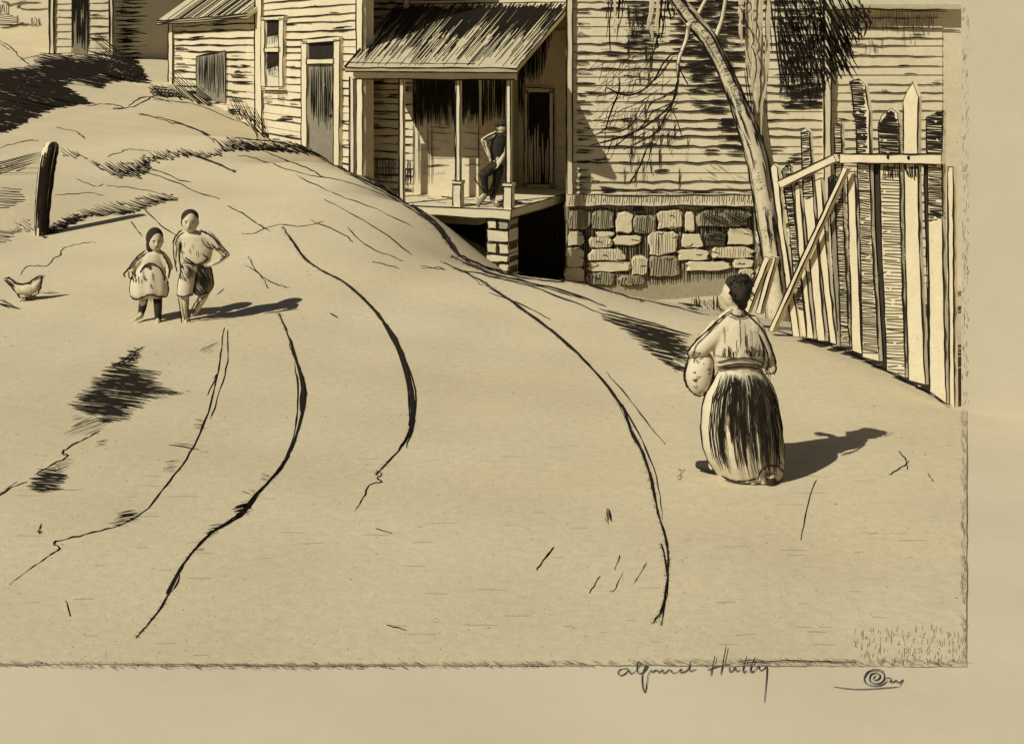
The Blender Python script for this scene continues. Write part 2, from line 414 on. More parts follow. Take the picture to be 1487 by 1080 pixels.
mb = MB(); lbox(mb, -.2, 3.45, -.02, .08, 2.56, 2.70, WOOD2); lline(mb, (-.2, -.03, 2.56), (3.45, -.03, 2.56), 2.0); mb.build('beam', ph)
# floor
mb = MB()
lbox(mb, -.14, 4.4, -.1, 4.0, -.19, 0, WOOD2)
lline(mb, (-.14, -.11, 0), (3, -.11, 0), 1.6); lline(mb, (-.14, -.11, -.19), (3, -.11, -.19), 2.6)
lline(mb, (-.15, -.1, 0), (-.15, 4, 0), 1.7); lline(mb, (-.15, -.1, -.19), (-.15, 4, -.19), 2.4); lline(mb, (-.15, -.11, 0), (-.15, -.11, -.19), 1.8)
for i in range(26):
    u = U(.2, 2.6); v = U(.3, 1.7); lline(mb, (u, v, .006), (u + U(.1, .5), v + U(-.05, .05), .006), 1.0, .004, 4)
for i in range(24):
    u = U(-.02, .35); v = U(.5, 1.6); lline(mb, (u, v, .006), (u + U(.2, .4), v + U(.0, .1), .006), 1.7, .004, 4)
mb.build('porch_floor', ph)
# posts
for k, u in enumerate((-.045, 1.06, 2.34, 3.50)):
    mb = MB(); w = .05
    lbox(mb, u - w, u + w, 0, .10, 0.0, 2.62, WOOD2)
    if k < 2:
        lbox(mb, u - .085, u + .085, -.035, .135, 0.0, .46, WOOD2); lbox(mb, u - .10, u + .10, -.05, .15, .46, .53, WOOD2)
        for zz in (.46, .53): lline(mb, (u - .1, -.055, zz), (u + .1, -.055, zz), 1.6, .005, 3)
        for du in (-.088, .088): lline(mb, (u + du, -.038, 0.02), (u + du, -.038, .46), 2.0, .006, 5)
    for du, wp in ((-.053, 2.0), (.053, 1.7), (.03, 1.0)): lline(mb, (u + du, -.004, .5 if k < 2 else 0), (u + du, -.004, 2.6), wp * U(.9, 1.2), .007, 10)
    mb.build('post', ph)
# open dark doorway in the back wall
mb = MB()
wb.rect(mb, 768, 134, 799, 266, .02, .05, VOID)
hfill(mb, wb.f(.024), [(768, 200), (799, 200), (799, 266), (768, 266)], 90, 3.4, 2, WOOD, ends=20)
d_ = mb.build('doorway', ph)
mb = MB()
for q in ([(763, 130), (768, 132), (768, 270), (763, 270)], [(799, 132), (805, 130), (805, 272), (799, 270)], [(763, 127), (806, 129), (806, 135), (763, 135)], [(762, 266), (806, 266), (808, 273), (762, 273)]):
    wb.slab(mb, q, .07, .06, WOOD2); outline(mb, wb.f(.075), q, 1.7)
mb.build('frame', d_)
# dark sheet painting the shade under the floor, and the stone pier
mb = MB()
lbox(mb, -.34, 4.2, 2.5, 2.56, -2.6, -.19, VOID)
ws = LP(2.5); hfill(mb, ws.f(.03), [(630, 300), (812, 300), (812, 420), (630, 420)], 90, 7, 1.2, DARKTONE, ends=3)
mb.build('underfloor_shade', ph)
mb = MB(); z = -.2; i = 0
while z > -1.6:
    h = U(.16, .26); k = 1 if i % 2 else 2
    uu = -.1
    for j in range(k):
        wd = .52 / k * U(.95, 1.02); a, b = uu + .012, uu + wd - .012; m_ = random.choice([STONE, STONE, STONE2])
        fr = [L(a + U(0, .03), -.06 - U(0, .04), z - h + .015), L(b - U(0, .03), -.06 - U(0, .04), z - h + .015), L(b - U(0, .03), -.06 - U(0, .03), z - .01), L(a + U(0, .03), -.06, z - .01)]
        bk = [p + cv * .5 for p in fr]; mb.prism(fr, bk, m_)
        e = [p - cv * .012 for p in fr]
        for p, q in zip(e, e[1:] + e[:1]):
            pts = [lerp(p, q, t / 4) + Vector((U(-.01, .01), 0, U(-.01, .01))) for t in range(5)]
            mb.tube(pts, [1.7 * 26 / F / 2 * U(.6, 1.3) for _ in pts], INK)
        uu += wd
    z -= h; i += 1
lbox(mb, -.08, .4, 0, .4, -1.6, -.2, STONE3)
mb.build('stone_pier', ph)

# ------------------------------------------------------------------ tall clapboard house on the stone foundation
pm = Plane((0, 27.4), (1, 27.4))
mh = thing('tall_house', 'tall clapboard house with blank boarded wall on a rough stone foundation behind the leaning tree', 'house', (4, 27.6, -2))
mb = MB()
zt = 8.2; zs = pm.z(0, 290)
u0, u1 = pm.u(828), pm.u(1196)
mb.prism([Vector((u0, 27.4, zs)), Vector((u1, 27.4, zs)), Vector((u1, 27.4, zt)), Vector((u0, 27.4, zt))], [Vector((u0, 36, zs)), Vector((u1, 36, zs)), Vector((u1, 36, zt)), Vector((u0, 36, zt))], WOOD)
clap(mb, pm, 830, 1194, pm.z(0, 281), zt, .185, WOOD, 1.9, .06, 1.5)
darkends(mb, pm, 836, 868, [18, 37, 50, 78, 92, 108, 122, 137, 149, 163, 178, 191, 204, 221, 236, 247, 259, 271], 2.2, 5)  # dark ends paint the porch's narrow shadow onto the boards
# dark hatch streaks painting tree shade onto the boards
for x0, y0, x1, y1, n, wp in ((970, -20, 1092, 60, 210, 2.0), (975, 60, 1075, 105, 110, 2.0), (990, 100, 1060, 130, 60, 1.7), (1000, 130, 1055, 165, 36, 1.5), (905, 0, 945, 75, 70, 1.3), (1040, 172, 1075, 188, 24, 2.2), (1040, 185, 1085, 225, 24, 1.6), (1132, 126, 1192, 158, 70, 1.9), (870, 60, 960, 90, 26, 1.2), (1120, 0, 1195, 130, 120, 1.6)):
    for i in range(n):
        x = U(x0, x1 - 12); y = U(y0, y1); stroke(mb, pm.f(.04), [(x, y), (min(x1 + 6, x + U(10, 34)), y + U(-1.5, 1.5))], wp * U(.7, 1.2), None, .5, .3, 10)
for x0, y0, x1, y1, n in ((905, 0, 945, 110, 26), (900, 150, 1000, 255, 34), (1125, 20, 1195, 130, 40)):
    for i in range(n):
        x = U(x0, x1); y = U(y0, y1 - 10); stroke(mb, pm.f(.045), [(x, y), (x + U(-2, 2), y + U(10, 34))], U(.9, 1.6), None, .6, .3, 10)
for i in range(16):
    x = U(1020, 1075); y = U(235, 270); stroke(mb, pm.f(.04), [(x, y), (x + U(8, 16), y + U(5, 9))], .8)
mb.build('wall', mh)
for xa, xb in ((822, 831), (1194, 1205)):
    mb = MB(); pm.rect(mb, xa, -120, xb, 291, .09, .1, WOOD2)
    outline(mb, pm.f(.095), [(xa, -120), (xa + 1, 290)], 2.0, False); outline(mb, pm.f(.095), [(xb, -120), (xb, 290)], 1.8, False)
    mb.build('corner_board', mh)
mb = MB()
pm.rect(mb, 822, 281, 1200, 299, .12, .3, WOOD2)
hfill(mb, pm.f(.125), [(826, 283), (1090, 282), (1090, 294), (826, 295)], 95, 3.4, 1.6, ends=3)
stroke(mb, pm.f(.125), [(824, 282), (960, 283), (1095, 282)], 1.8, None, 1.2); stroke(mb, pm.f(.125), [(824, 299), (960, 298), (1095, 299)], 2.2, None, 1.2)
mb.build('sill_beam', mh)
mb = MB()
for sgn in (0, 1):
    a = [Vector((u0 - .4, 27.0, zt)), Vector(((u0 + u1) / 2, 27.0, zt + 2.6)), Vector(((u0 + u1) / 2, 36.4, zt + 2.6)), Vector((u0 - .4, 36.4, zt))]
    if sgn: a = [Vector((u0 + u1 - p.x, p.y, p.z)) for p in a]
    mb.prism(a, [p + Vector((0, 0, .14)) for p in a], SHING)
mb.prism([Vector((u0, 27.4, zt)), Vector((u1, 27.4, zt)), Vector(((u0 + u1) / 2, 27.4, zt + 2.5))], [Vector((u0, 36, zt)), Vector((u1, 36, zt)), Vector(((u0 + u1) / 2, 36, zt + 2.5))], WOOD)
mb.build('roof', mh)
# rubble foundation
mb = MB()
pm.rect(mb, 822, 299, 1200, 480, .0, .6, STONE2); hfill(mb, pm.f(.004), [(824, 300), (1095, 300), (1095, 400), (960, 412), (824, 415)], 90, 3.0, 1.7, ends=3)
def stone(x0, y0, x1, y1, tone):
    cx, cy = (x0 + x1) / 2, (y0 + y1) / 2; hw, hh = (x1 - x0) / 2, (y1 - y0) / 2; n = 15; po = []; x0 += U(-3, 3); x1 += U(-3, 3); y0 += U(-2, 2); y1 += U(-2, 2)
    for i in range(n):
        a = 2 * math.pi * i / n + .26; c_, s_ = math.cos(a), math.sin(a); k = 1 / max(abs(c_), abs(s_)); k = lerp(1, k, U(.68, .95)) * U(.86, 1.06)
        po.append((cx + hw * c_ * k, cy + hh * s_ * k))
    m_ = {'l': STONE, 'm': STONE, 'D': STONE3, 'd': STONE2}[tone]; o = U(.06, .12)
    inn = [(lerp(cx, x, U(.80, .95)), lerp(cy, y, U(.80, .95))) for x, y in po]
    A0 = [pm.px(x, y, .0) for x, y in po]; A1 = [pm.px(x, y, o - .05) for x, y in po]; A2 = [pm.px(x, y, o) for x, y in inn]
    fs = [[i, (i + 1) % n, n + (i + 1) % n, n + i] for i in range(n)] + [[n + i, n + (i + 1) % n, 2 * n + (i + 1) % n, 2 * n + i] for i in range(n)] + [list(range(2 * n, 3 * n))]
    mb.add(A0 + A1 + A2, fs, m_)
    outline(mb, pm.f(o - .035), po, 1.6, jit=.9, step=5)
    for q_ in range(random.choice([0, 1, 2, 2])):
        xa = U(x0 + 2, x1 - 4); ya = U(y0 + 2, y1 - 2); scrib(mb, pm.f(o + .004), [(xa, ya), (xa + U(2, 6), ya + U(-3, 3)), (xa + U(6, 12), ya + U(-4, 4))], 1.0)
    if tone == 'm': hfill(mb, pm.f(o + .004), inn, 92, 3.6, 1.1)
    if tone == 'd': hfill(mb, pm.f(o + .004), inn, 95, 3.2, 2.2, ends=3)
    if tone == 'D': hfill(mb, pm.f(o + .004), inn, 4, 2.6, 2.2, ends=3)
Z = 4.13
for a in [(100, 475, 200, 565, 'l'), (85, 570, 200, 700, 'l'), (72, 690, 200, 782, 'l'), (385, 355, 490, 490, 'l'), (270, 478, 380, 512, 'l'), (225, 510, 370, 578, 'm'), (370, 500, 545, 562, 'l'),
          (220, 580, 450, 652, 'm'), (212, 650, 480, 722, 'l'), (205, 722, 390, 800, 'd'), (490, 375, 632, 490, 'd'), (580, 470, 765, 622, 'm'), (480, 620, 580, 740, 'm'), (580, 620, 772, 752, 'd'),
          (772, 490, 915, 578, 'l'), (915, 480, 1050, 570, 'D'), (1050, 455, 1215, 562, 'l'), (755, 580, 948, 652, 'l'), (950, 566, 1215, 640, 'm'), (800, 350, 862, 485, 'l'), (864, 335, 1195, 452, 'd'),
          (1085, 640, 1215, 695, 'l'), (800, 655, 1080, 715, 'l'), (100, 340, 240, 470, 'd'), (242, 340, 382, 472, 'd'), (492, 335, 560, 372, 'D'), (634, 345, 795, 466, 'm'), (400, 735, 570, 800, 'd'), (1120, 700, 1215, 760, 'm')]:
    stone(800 + a[0] / Z, 220 + a[1] / Z, 800 + a[2] / Z, 220 + a[3] / Z, a[4])
for a in [(1225, 340, 1330, 450, 'm'), (1335, 345, 1480, 440, 'l'), (1485, 340, 1620, 450, 'd'), (1225, 460, 1390, 560, 'l'), (1400, 455, 1500, 560, 'm'), (1505, 460, 1620, 560, 'l'), (1225, 570, 1310, 680, 'd'), (1320, 570, 1480, 660, 'l'), (1490, 570, 1620, 680, 'm'), (1225, 690, 1400, 780, 'l'), (1410, 675, 1600, 780, 'm')]:
    stone(800 + a[0] / Z, 220 + a[1] / Z, 800 + a[2] / Z, 220 + a[3] / Z, a[4])
hfill(mb, pm.f(.17), [(1010, 304), (1085, 303), (1088, 318), (1075, 330), (1025, 328)], 35, 3.2, 2.2, ends=3)
mb.build('stone_foundation', mh)

# lower wing at the right
rw = thing('boarded_wing', 'low clapboard wing with a ragged eave behind the tall plank fence', 'house', (8.3, 27.5, -1))
mb = MB()
e0 = pm.z(0, 14); ua, ub = pm.u(1205), pm.u(1440)
mb.prism([Vector((ua, 27.45, -2.6)), Vector((ub, 27.45, -2.6)), Vector((ub, 27.45, e0)), Vector((ua, 27.45, e0))], [Vector((ua, 35, -2.6)), Vector((ub, 35, -2.6)), Vector((ub, 35, e0)), Vector((ua, 35, e0))], WOOD)
pw = Plane((0, 27.45), (1, 27.45))
clap(mb, pw, 1206, 1368, -2.2, e0, .19, WOOD, 1.2, .12, .8)
hfill(mb, pw.f(.04), [(1255, 17), (1362, 17), (1362, 30), (1330, 44), (1290, 40), (1255, 34)], 91, 3.6, 1.4, ends=7)
for i in range(14): x = U(1250, 1282); y = U(50, 66); stroke(mb, pw.f(.04), [(x, y), (x + U(-1, 1), y + U(6, 14))], 1.0)
for i in range(22): x = U(1310, 1362); y = U(20, 50); stroke(mb, pw.f(.04), [(x, y), (x + U(-1, 1), y + U(8, 26))], .9)
mb.build('wall', rw)
mb = MB()
rr = [Vector((ua - .1, 27.15, e0)), Vector((ub + .1, 27.15, e0)), Vector((ub + .1, 32.2, e0 + 3.0)), Vector((ua - .1, 32.2, e0 + 3.0))]
mb.prism(rr, [p + Vector((0, 0, .1)) for p in rr], SHING)
rr = [Vector((ua - .1, 35.4, e0)), Vector((ub + .1, 35.4, e0)), Vector((ub + .1, 32.2, e0 + 3.0)), Vector((ua - .1, 32.2, e0 + 3.0))]
mb.prism(rr, [p + Vector((0, 0, .1)) for p in rr], SHING)
pe = Plane((0, 27.13), (1, 27.13)); stroke(mb, pe.f(.01), [(1196, 15), (1260, 13), (1320, 15), (1376, 14)], 2.4, None, 1.2)
stroke(mb, pe.f(.01), [(1300, 17), (1376, 17)], 1.4, None, 1.0)
mb.build('roof', rw)
# blank screen added as paper margin, hiding the fence's ground shadows
YP = 11.6; pp = Plane((0, YP), (1, YP)); uc, ud = pp.u(1396), pp.u(1760)
pb = thing('margin_screen', 'tall blank pale screen added for the paper margin at the far right, beside the fence end', 'wall', (uc + 1, YP, 0))
mb = MB()
mb.prism([Vector((uc, YP, -1)), Vector((ud, YP, -1)), Vector((ud, YP, 4.6)), Vector((uc, YP, 4.6))], [Vector((uc + .16, YP + .4, -1)), Vector((ud, YP + .4, -1)), Vector((ud, YP + .4, 4.6)), Vector((uc + .16, YP + .4, 4.6))], PLAS)
for i in range(170):
    x = U(1397, 1406); y = U(-20, 590); stroke(mb, pp.f(.002), [(x, y), (x + U(-1, 2), y - U(3, 9))], U(.4, .9), random.choice([INK, GREYW, GREYW]), .3, .3, 5)
mb.build('face', pb)
mb = MB(); a = [Vector((uc - .08, YP - .08, 4.6)), Vector((ud + .08, YP - .08, 4.6)), Vector((ud + .08, YP + .48, 4.6)), Vector((uc + .1, YP + .48, 4.6))]
mb.prism(a, [p + Vector((0, 0, .12)) for p in a], STONE); mb.build('added_screen_cap', pb)

# ------------------------------------------------------------------ long house going up the hill
lb = Plane((-10.9, 42), (-3.35, 28.5))
lh = thing('hillside_house', 'long clapboard house with sash window and transom door climbing the hill left of the porch', 'house', (-7, 35.5, 1))
nb = -lb.n
mb = MB()
uL, uM, uR = lb.u(250), lb.u(378), lb.u(524)
zb0 = -.4
zeL = lb.z(250, 31); 
for ua_, da, ub_, db, zt_ in ((uL, -4.4, uM, -2.6, zeL + .05), (uM, -2.6, uR, -.3, 6.6)):
    ft = [lb.at(ua_, zb0, 0), lb.at(ub_, zb0, 0), lb.at(ub_, zb0, db), lb.at(ua_, zb0, da)]
    mb.prism(ft, [Vector((p.x, p.y, zt_)) for p in ft], WOOD)
clap(mb, lb, 254, 376, .9, zeL, .21, WOOD, 1.9, .05)
clap(mb, lb, 384, 524, 0.0, 6.6, .19, WOOD, 1.6, .1)
darkends(mb, lb, 254, 282, [48, 60, 72, 84, 95, 104], 2.0, 4)
darkends(mb, lb, 336, 370, [84, 97, 110, 122, 134, 146], 2.0, 3)
for y in (100, 113, 150, 180, 196): darkends(mb, lb, 422, 442, [y], 1.6, 2)
hfill(mb, lb.f(.05), [(404, 128), (420, 128), (418, 148), (408, 150)], 88, 2.8, 2.0, ends=4)
hfill(mb, lb.f(.05), [(383, 138), (398, 138), (396, 150), (383, 148)], 0, 3, 1.5, ends=4)
mb.build('wall', lh)
for xa, xb, ya, yb in ((248, 254, 25, 170), (374, 384, -60, 240), (522, 531, -60, 300)):
    mb = MB(); lb.rect(mb, xa, ya, xb, yb, .07, .08, WOOD2)
    outline(mb, lb.f(.075), [(xa, ya), (xa, yb)], 2.6, False); outline(mb, lb.f(.075), [(xb, ya), (xb, yb)], 1.8, False)
    mb.build('corner_board', lh)
# lower eave and roof
mb = MB()
def lq(u, z, o): return lb.at(u, z, o)
a = [lq(uL - .5, zeL - .1, .35), lq(uM, zeL - .1, .35), lq(uM, zeL + 1.4, -1.7), lq(uL - .5, zeL + 1.4, -1.7)]
mb.prism(a, [p + Vector((0, 0, .12)) for p in a], SHING)
a = [lq(uL - .5, zeL - .1, -4.6), lq(uM, zeL - .1, -2.8), lq(uM, zeL + 1.4, -1.7), lq(uL - .5, zeL + 1.4, -1.7)]
mb.prism(a, [p + Vector((0, 0, .12)) for p in a], SHING)
pe2 = lambda x, y: lb.px(x, y, .36)
hfill(mb, lambda x, y: lb.px(x, y, .06), [(256, 34), (300, 24), (376, 6), (376, 20), (310, 30), (256, 40)], 88, 2.6, 1.7, ends=2)
for k in range(3):
    pts = [lq(lerp(uL - .5, uM, t / 10), zeL - .1 + k * .06 + U(-.015, .015), .36) for t in range(11)]
    mb.tube(pts, [2.0 * p.y / F / 2 * U(.6, 1.2) for p in pts], INK)
for k in range(30):
    u = U(uL - .4, uM); pts = [lerp(lq(u, zeL + .03, .35), lq(u, zeL + 1.53, -1.7), t / 4) + Vector((0, 0, .01)) for t in range(4)]
    mb.tube(pts, 1.3 * 38 / F / 2, INK)
mb.build('low_roof', lh)
mb = MB()
a = [lq(uM - .3, 6.5, .3), lq(uR + .2, 6.5, .3), lq(uR + .2, 7.0, -.5), lq(uM - .3, 7.6, -2.9)]; mb.prism(a, [p + Vector((0, 0, .14)) for p in a], SHING); mb.build('high_roof', lh)
# sash window
mb = MB(); lb.rect(mb, 390, 31, 412, 127, .055, .08, PLAS)
hfill(mb, lb.f(.06), [(392, 31), (411, 30), (411, 50), (392, 56)], 90, 2.0, 2.8, ends=3); hfill(mb, lb.f(.06), [(391, 76), (409, 76), (408, 96), (391, 104)], 90, 2.0, 2.8, ends=3)
outline(mb, lb.f(.06), [(401, 54), (410, 54), (410, 68), (401, 68)], 1.0); stroke(mb, lb.f(.06), [(395, 102), (408, 101)], 1); stroke(mb, lb.f(.06), [(399, 112), (407, 112)], 1)
lb.slab(mb, [(391, 31), (411, 30), (411, 50), (391, 54)], .062, .004, VOID); lb.slab(mb, [(391, 76), (409, 75), (408, 95), (391, 101)], .062, .004, VOID)
hfill(mb, lb.f(.066), [(392, 48), (411, 46), (410, 62), (392, 64)], 90, 2.4, 2.0, ends=3); hfill(mb, lb.f(.066), [(392, 94), (408, 92), (407, 108), (392, 112)], 90, 2.4, 2.0, ends=3)
wn = mb.build('window', lh)
mb = MB()
for q in ([(385, 28), (390, 28), (391, 129), (385, 129)], [(411, 27), (418, 27), (417, 129), (411, 129)], [(384, 24), (419, 22), (419, 29), (384, 30)], [(386, 126), (418, 126), (419, 131), (385, 131)], [(389, 70), (413, 69), (413, 76), (389, 76)]):
    lb.slab(mb, q, .11, .1, WOOD2); outline(mb, lb.f(.115), q, 1.6)
stroke(mb, lb.f(.12), [(384, 25), (424, 23)], 2.2)
mb.build('frame', wn)
# door with transom
mb = MB(); lb.rect(mb, 452, 92, 491, 260, .055, .08, GREYW)
hfill(mb, lb.f(.06), [(454, 96), (490, 94), (489, 170), (478, 190), (454, 165)], 90, 2.5, 2.4, ends=9)
dr = mb.build('door', lh)
mb = MB(); lb.rect(mb, 452, 62, 492, 86, .055, .08, VOID); mb.build('transom', dr)
mb = MB(); kk = lb.px(485, 168, .09); mb.ball(kk, .035, .035, .035, DARKTONE, 10, 6); mb.build('knob', dr)
mb = MB()
for q in ([(444, 60), (452, 60), (452, 262), (444, 262)], [(491, 58), (500, 58), (499, 262), (491, 262)], [(446, 57), (500, 53), (500, 60), (446, 64)], [(451, 86), (492, 85), (492, 93), (451, 93)]):
    lb.slab(mb, q, .11, .1, WOOD2); outline(mb, lb.f(.115), q, 1.8)
mb.build('frame', dr)
# boarded shed door
mb = MB(); lb.slab(mb, [(288, 82), (330, 74), (330, 150), (288, 140)], .06, .06, GREYW)
hfill(mb, lb.f(.066), [(290, 84), (329, 76), (330, 132), (322, 140), (292, 122)], 90, 2.6, 2.2, ends=4)
outline(mb, lb.f(.066), [(288, 82), (330, 74), (332, 150)], 2.2, False); stroke(mb, lb.f(.066), [(288, 82), (288, 128)], 1.8)
mb.build('plank_door', lh)

# ------------------------------------------------------------------ two more houses further up
uh = thing('upper_house', 'pale boarded house with a dark half-hidden doorway standing above the dark grass bank', 'house', (-14.5, 47, 2.5))
p1 = Plane((0, 46), (1, 46)); p2 = Plane(tuple(P(163, 50, 46))[:2], tuple(P(256, 50, 48))[:2])
mb = MB()
a0, a1 = P(72, 50, 46), P(163, 50, 46); b1 = P(262, 50, 48)
for fr in ([a0, a1, b1],):
    zl, zh = 1.5, 8.5
    A_ = [Vector((a0.x, 46, zl)), Vector((a1.x, 46, zl)), Vector((b1.x, 48, zl)), Vector((b1.x, 53, zl)), Vector((a0.x, 53, zl))]
    mb.prism(A_, [Vector((p.x, p.y, zh)) for p in A_], WOOD)
clap(mb, p1, 80, 104, 1.5, 8.4, .25, WOOD, 1.4, .1); clap(mb, p1, 128, 160, 1.5, 8.4, .25, WOOD, 1.4, .1)
clap(mb, p2, 166, 255, 1.5, 8.4, .14, WOOD, 1.6, .0)
for i in range(130):
    y = U(-10, 115); x = random.choice([U(166, 185), U(166, 185), U(220, 240)]); stroke(mb, p2.f(.04), [(x, y), (x + U(6, 26), y + U(-.6, .6))], U(1.2, 2.0), None, .4, .3, 9)
mb.build('wall', uh)
mb = MB(); p1.rect(mb, 106, -30, 127, 78, .05, .08, GREYW); hfill(mb, p1.f(.055), [(108, -30), (126, -30), (126, 62), (124, 74), (110, 60)], 90, 3, 2.2, ends=5)
stroke(mb, p1.f(.06), [(106, -30), (106, 70)], 2); stroke(mb, p1.f(.04), [(128, -30), (128, 70)], 2)
hfill(mb, p1.f(.056), [(108, -30), (126, -30), (126, 15), (108, 15)], 90, 2, 2.2)
mb.build('door', uh)
for xa, xb, pl in ((72, 79, p1), (159, 165, p1)):
    mb = MB(); pl.rect(mb, xa, -60, xb, 80, .07, .07, WOOD2); outline(mb, pl.f(.075), [(xa, -60), (xa + 1, 78)], 2.2, False); outline(mb, pl.f(.075), [(xb, -60), (xb, 78)], 2.2, False)
    mb.build('corner_board', uh)
mb = MB(); A_ = [Vector((a0.x - .4, 45.6, 8.4)), Vector((b1.x + .4, 45.6, 8.4)), Vector((b1.x + .4, 49.5, 10.6)), Vector((a0.x - .4, 49.5, 10.6))]
mb.prism(A_, [p + Vector((0, 0, .15)) for p in A_], SHING); A_ = [Vector((p.x, 99 - p.y, p.z)) for p in A_]; mb.prism(A_, [p + Vector((0, 0, .15)) for p in A_], SHING); mb.build('roof', uh)

fh = thing('far_cottage', 'far pale cottage with small dark windows at the top left corner', 'house', (-22, 55, 3.5))
p3 = Plane((0, 54), (1, 54)); mb = MB(); a0, a1 = P(-60, 50, 54), P(74, 50, 54)
mb.prism([Vector((a0.x, 54, 1.5)), Vector((a1.x, 54, 1.5)), Vector((a1.x, 54, 7.5)), Vector((a0.x, 54, 7.5))], [Vector((a0.x, 59, 1.5)), Vector((a1.x, 59, 1.5)), Vector((a1.x, 59, 7.5)), Vector((a0.x, 59, 7.5))], PLAS)
scrib(mb, p3.f(.03), [(2, 2), (14, 4), (10, 9), (20, 6), (38, 1)], 1.1); scrib(mb, p3.f(.03), [(25, 8), (32, 14), (46, 14), (70, 13)], 1.1); scrib(mb, p3.f(.03), [(25, 12), (30, 4), (60, 4)], 1.1)
scrib(mb, p3.f(.03), [(0, 41), (14, 39), (28, 36), (32, 33), (38, 36), (60, 35)], 1.2); scrib(mb, p3.f(.03), [(0, 36), (22, 36), (40, 37)], 1.0)
mb.build('wall', fh)
for x0, y0, x1, y1, an in ((-8, 7, 12, 20, 90), (-4, 22, 25, 36, 5), (44, 26, 57, 37, 86)):
    mb = MB(); p3.rect(mb, x0, y0, x1, y1, .04, .06, PLAS); hfill(mb, p3.f(.045), [(x0, y0), (x1, y0), (x1, y1), (x0, y1)], an, 2.6, 2.0, ends=2.5); mb.build('window', fh)
mb = MB(); A_ = [Vector((a0.x - .3, 53.6, 7.4)), Vector((a1.x + .3, 53.6, 7.4)), Vector((a1.x + .3, 56.5, 9.4)), Vector((a0.x - .3, 56.5, 9.4))]
mb.prism(A_, [p + Vector((0, 0, .15)) for p in A_], SHING); A_ = [Vector((p.x, 113 - p.y, p.z)) for p in A_]; mb.prism(A_, [p + Vector((0, 0, .15)) for p in A_], SHING); mb.build('roof', fh)
# ------------------------------------------------------------------ leaning tree
tr = thing('leaning_tree', 'pale leaning tree with bare drooping twigs in front of the tall clapboard house', 'tree', P(1122, 440, 19.3))
TD = 19.0
def td(x, y): return P(x, y, TD)
tl = [(940, -50), (972.6, 0), (998.5, 35.6), (1026.6, 71), (1052.5, 129.5), (1067.6, 179), (1083, 228), (1093, 283), (1103, 350), (1112, 414), (1112, 470)]
trr = [(966, -50), (992, 0), (1015.8, 26), (1039.5, 52), (1063, 100), (1084, 147), (1103, 190), (1116, 231), (1126, 290), (1136, 355), (1142, 420), (1150, 470)]
def sample(pl, t):
    Ls = [0]
    for a, b in zip(pl[:-1], pl[1:]): Ls.append(Ls[-1] + math.hypot(b[0] - a[0], b[1] - a[1]))
    T = t * Ls[-1]
    for i in range(len(pl) - 1):
        if T <= Ls[i + 1] + 1e-9:
            k = (T - Ls[i]) / (Ls[i + 1] - Ls[i]); return (lerp(pl[i][0], pl[i + 1][0], k), lerp(pl[i][1], pl[i + 1][1], k))
    return pl[-1]
mb = MB(); n = 34; cen = []; rad = []
for i in range(n + 1):
    a = sample(tl, i / n); b = sample(trr, i / n); cen.append(td((a[0] + b[0]) / 2, (a[1] + b[1]) / 2)); rad.append(math.hypot(a[0] - b[0], a[1] - b[1]) / 2 * TD / F * U(.86, 1.05))
up = [td(930, -110), td(905, -190)]
mb.tube(up[::-1] + cen, [.07, .10] + rad, BARK, 12)
te = lambda x, y: P(x, y, TD - .07)
stroke(mb, te, smooth(tl, 1), 2.4, None, .9, .35, 9, 4, .5); stroke(mb, te, smooth(trr, 1), 3.0, None, .9, .35, 9, 4, .5)
for i in range(46):
    t = U(.02, .85); l_ = U(.03, .12); k = U(.04, .3) if R() < .7 else U(.5, .97); pts = []
    for j in range(5):
        a = sample(tl, min(1, t + l_ * j / 4)); b = sample(trr, min(1, t + l_ * j / 4)); pts.append((lerp(b[0], a[0], k) + U(-.8, .8), lerp(b[1], a[1], k)))
    o = .15 * math.sqrt(max(0, 1 - (2 * k - 1) ** 2)) + .02
    stroke(mb, lambda x, y, o=o: P(x, y, TD - o), pts, U(.9, 1.9), None, .7, .3, 7)
def tf(x, y): return P(x, y, TD - .14)
for i in range(420):
    t = U(.02, .98); b = sample(trr, t); a = sample(tl, t); k = U(.02, .42) if R() < .8 else U(.1, .95)
    x = lerp(b[0], a[0], k); y = lerp(b[1], a[1], k); L_ = U(4, 11)
    o = .13 * math.sqrt(max(0, 1 - (2 * k - 1) ** 2)) + .012
    f_ = lambda x, y, o=o: P(x, y, TD - o)
    stroke(mb, f_, [(x, y), (x - L_ * .8, y + U(1, 4))], U(1.0, 1.9), None, .4, .3, 5)
for i in range(60):
    t = U(.5, .98); b = sample(trr, t); stroke(mb, lambda x, y: P(x, y, TD - .08), [(b[0] - U(1, 6), b[1]), (b[0] - U(0, 4) + 4, b[1] + U(10, 30))], U(1.2, 2.2), None, .6)
mb.build('trunk', tr)
def limb(name, pts, r0, r1, m=BARK, d=TD, ink=1.6, par=tr):
    p = rs(smooth(pts, 2), 8); nn = len(p); mb = MB()
    mb.tube([P(x, y, d + .1 * math.sin(i * .35)) for i, (x, y) in enumerate(p)], [lerp(r0, r1, i / (nn - 1)) * d / F for i in range(nn)], m, 7)
    if ink:
        for s in (-1, 1):
            q = [(x + s * lerp(r0, r1, i / (nn - 1)), y) for i, (x, y) in enumerate(p)]
            mb.tube([P(x, y, d + .1 * math.sin(i * .35)) for i, (x, y) in enumerate(q)], [ink * d / F / 2 * U(.7, 1.3) for _ in q], INK)
    return mb.build(name, par)
limb('limb', [(1118, 260), (1106, 190), (1100, 110), (1092, 20), (1084, -70)], 9, 8, BARK, TD + .3, 1.8)
limb('limb', [(1012, 24), (1022, 5), (1038, -25), (1060, -60)], 3.2, 2)
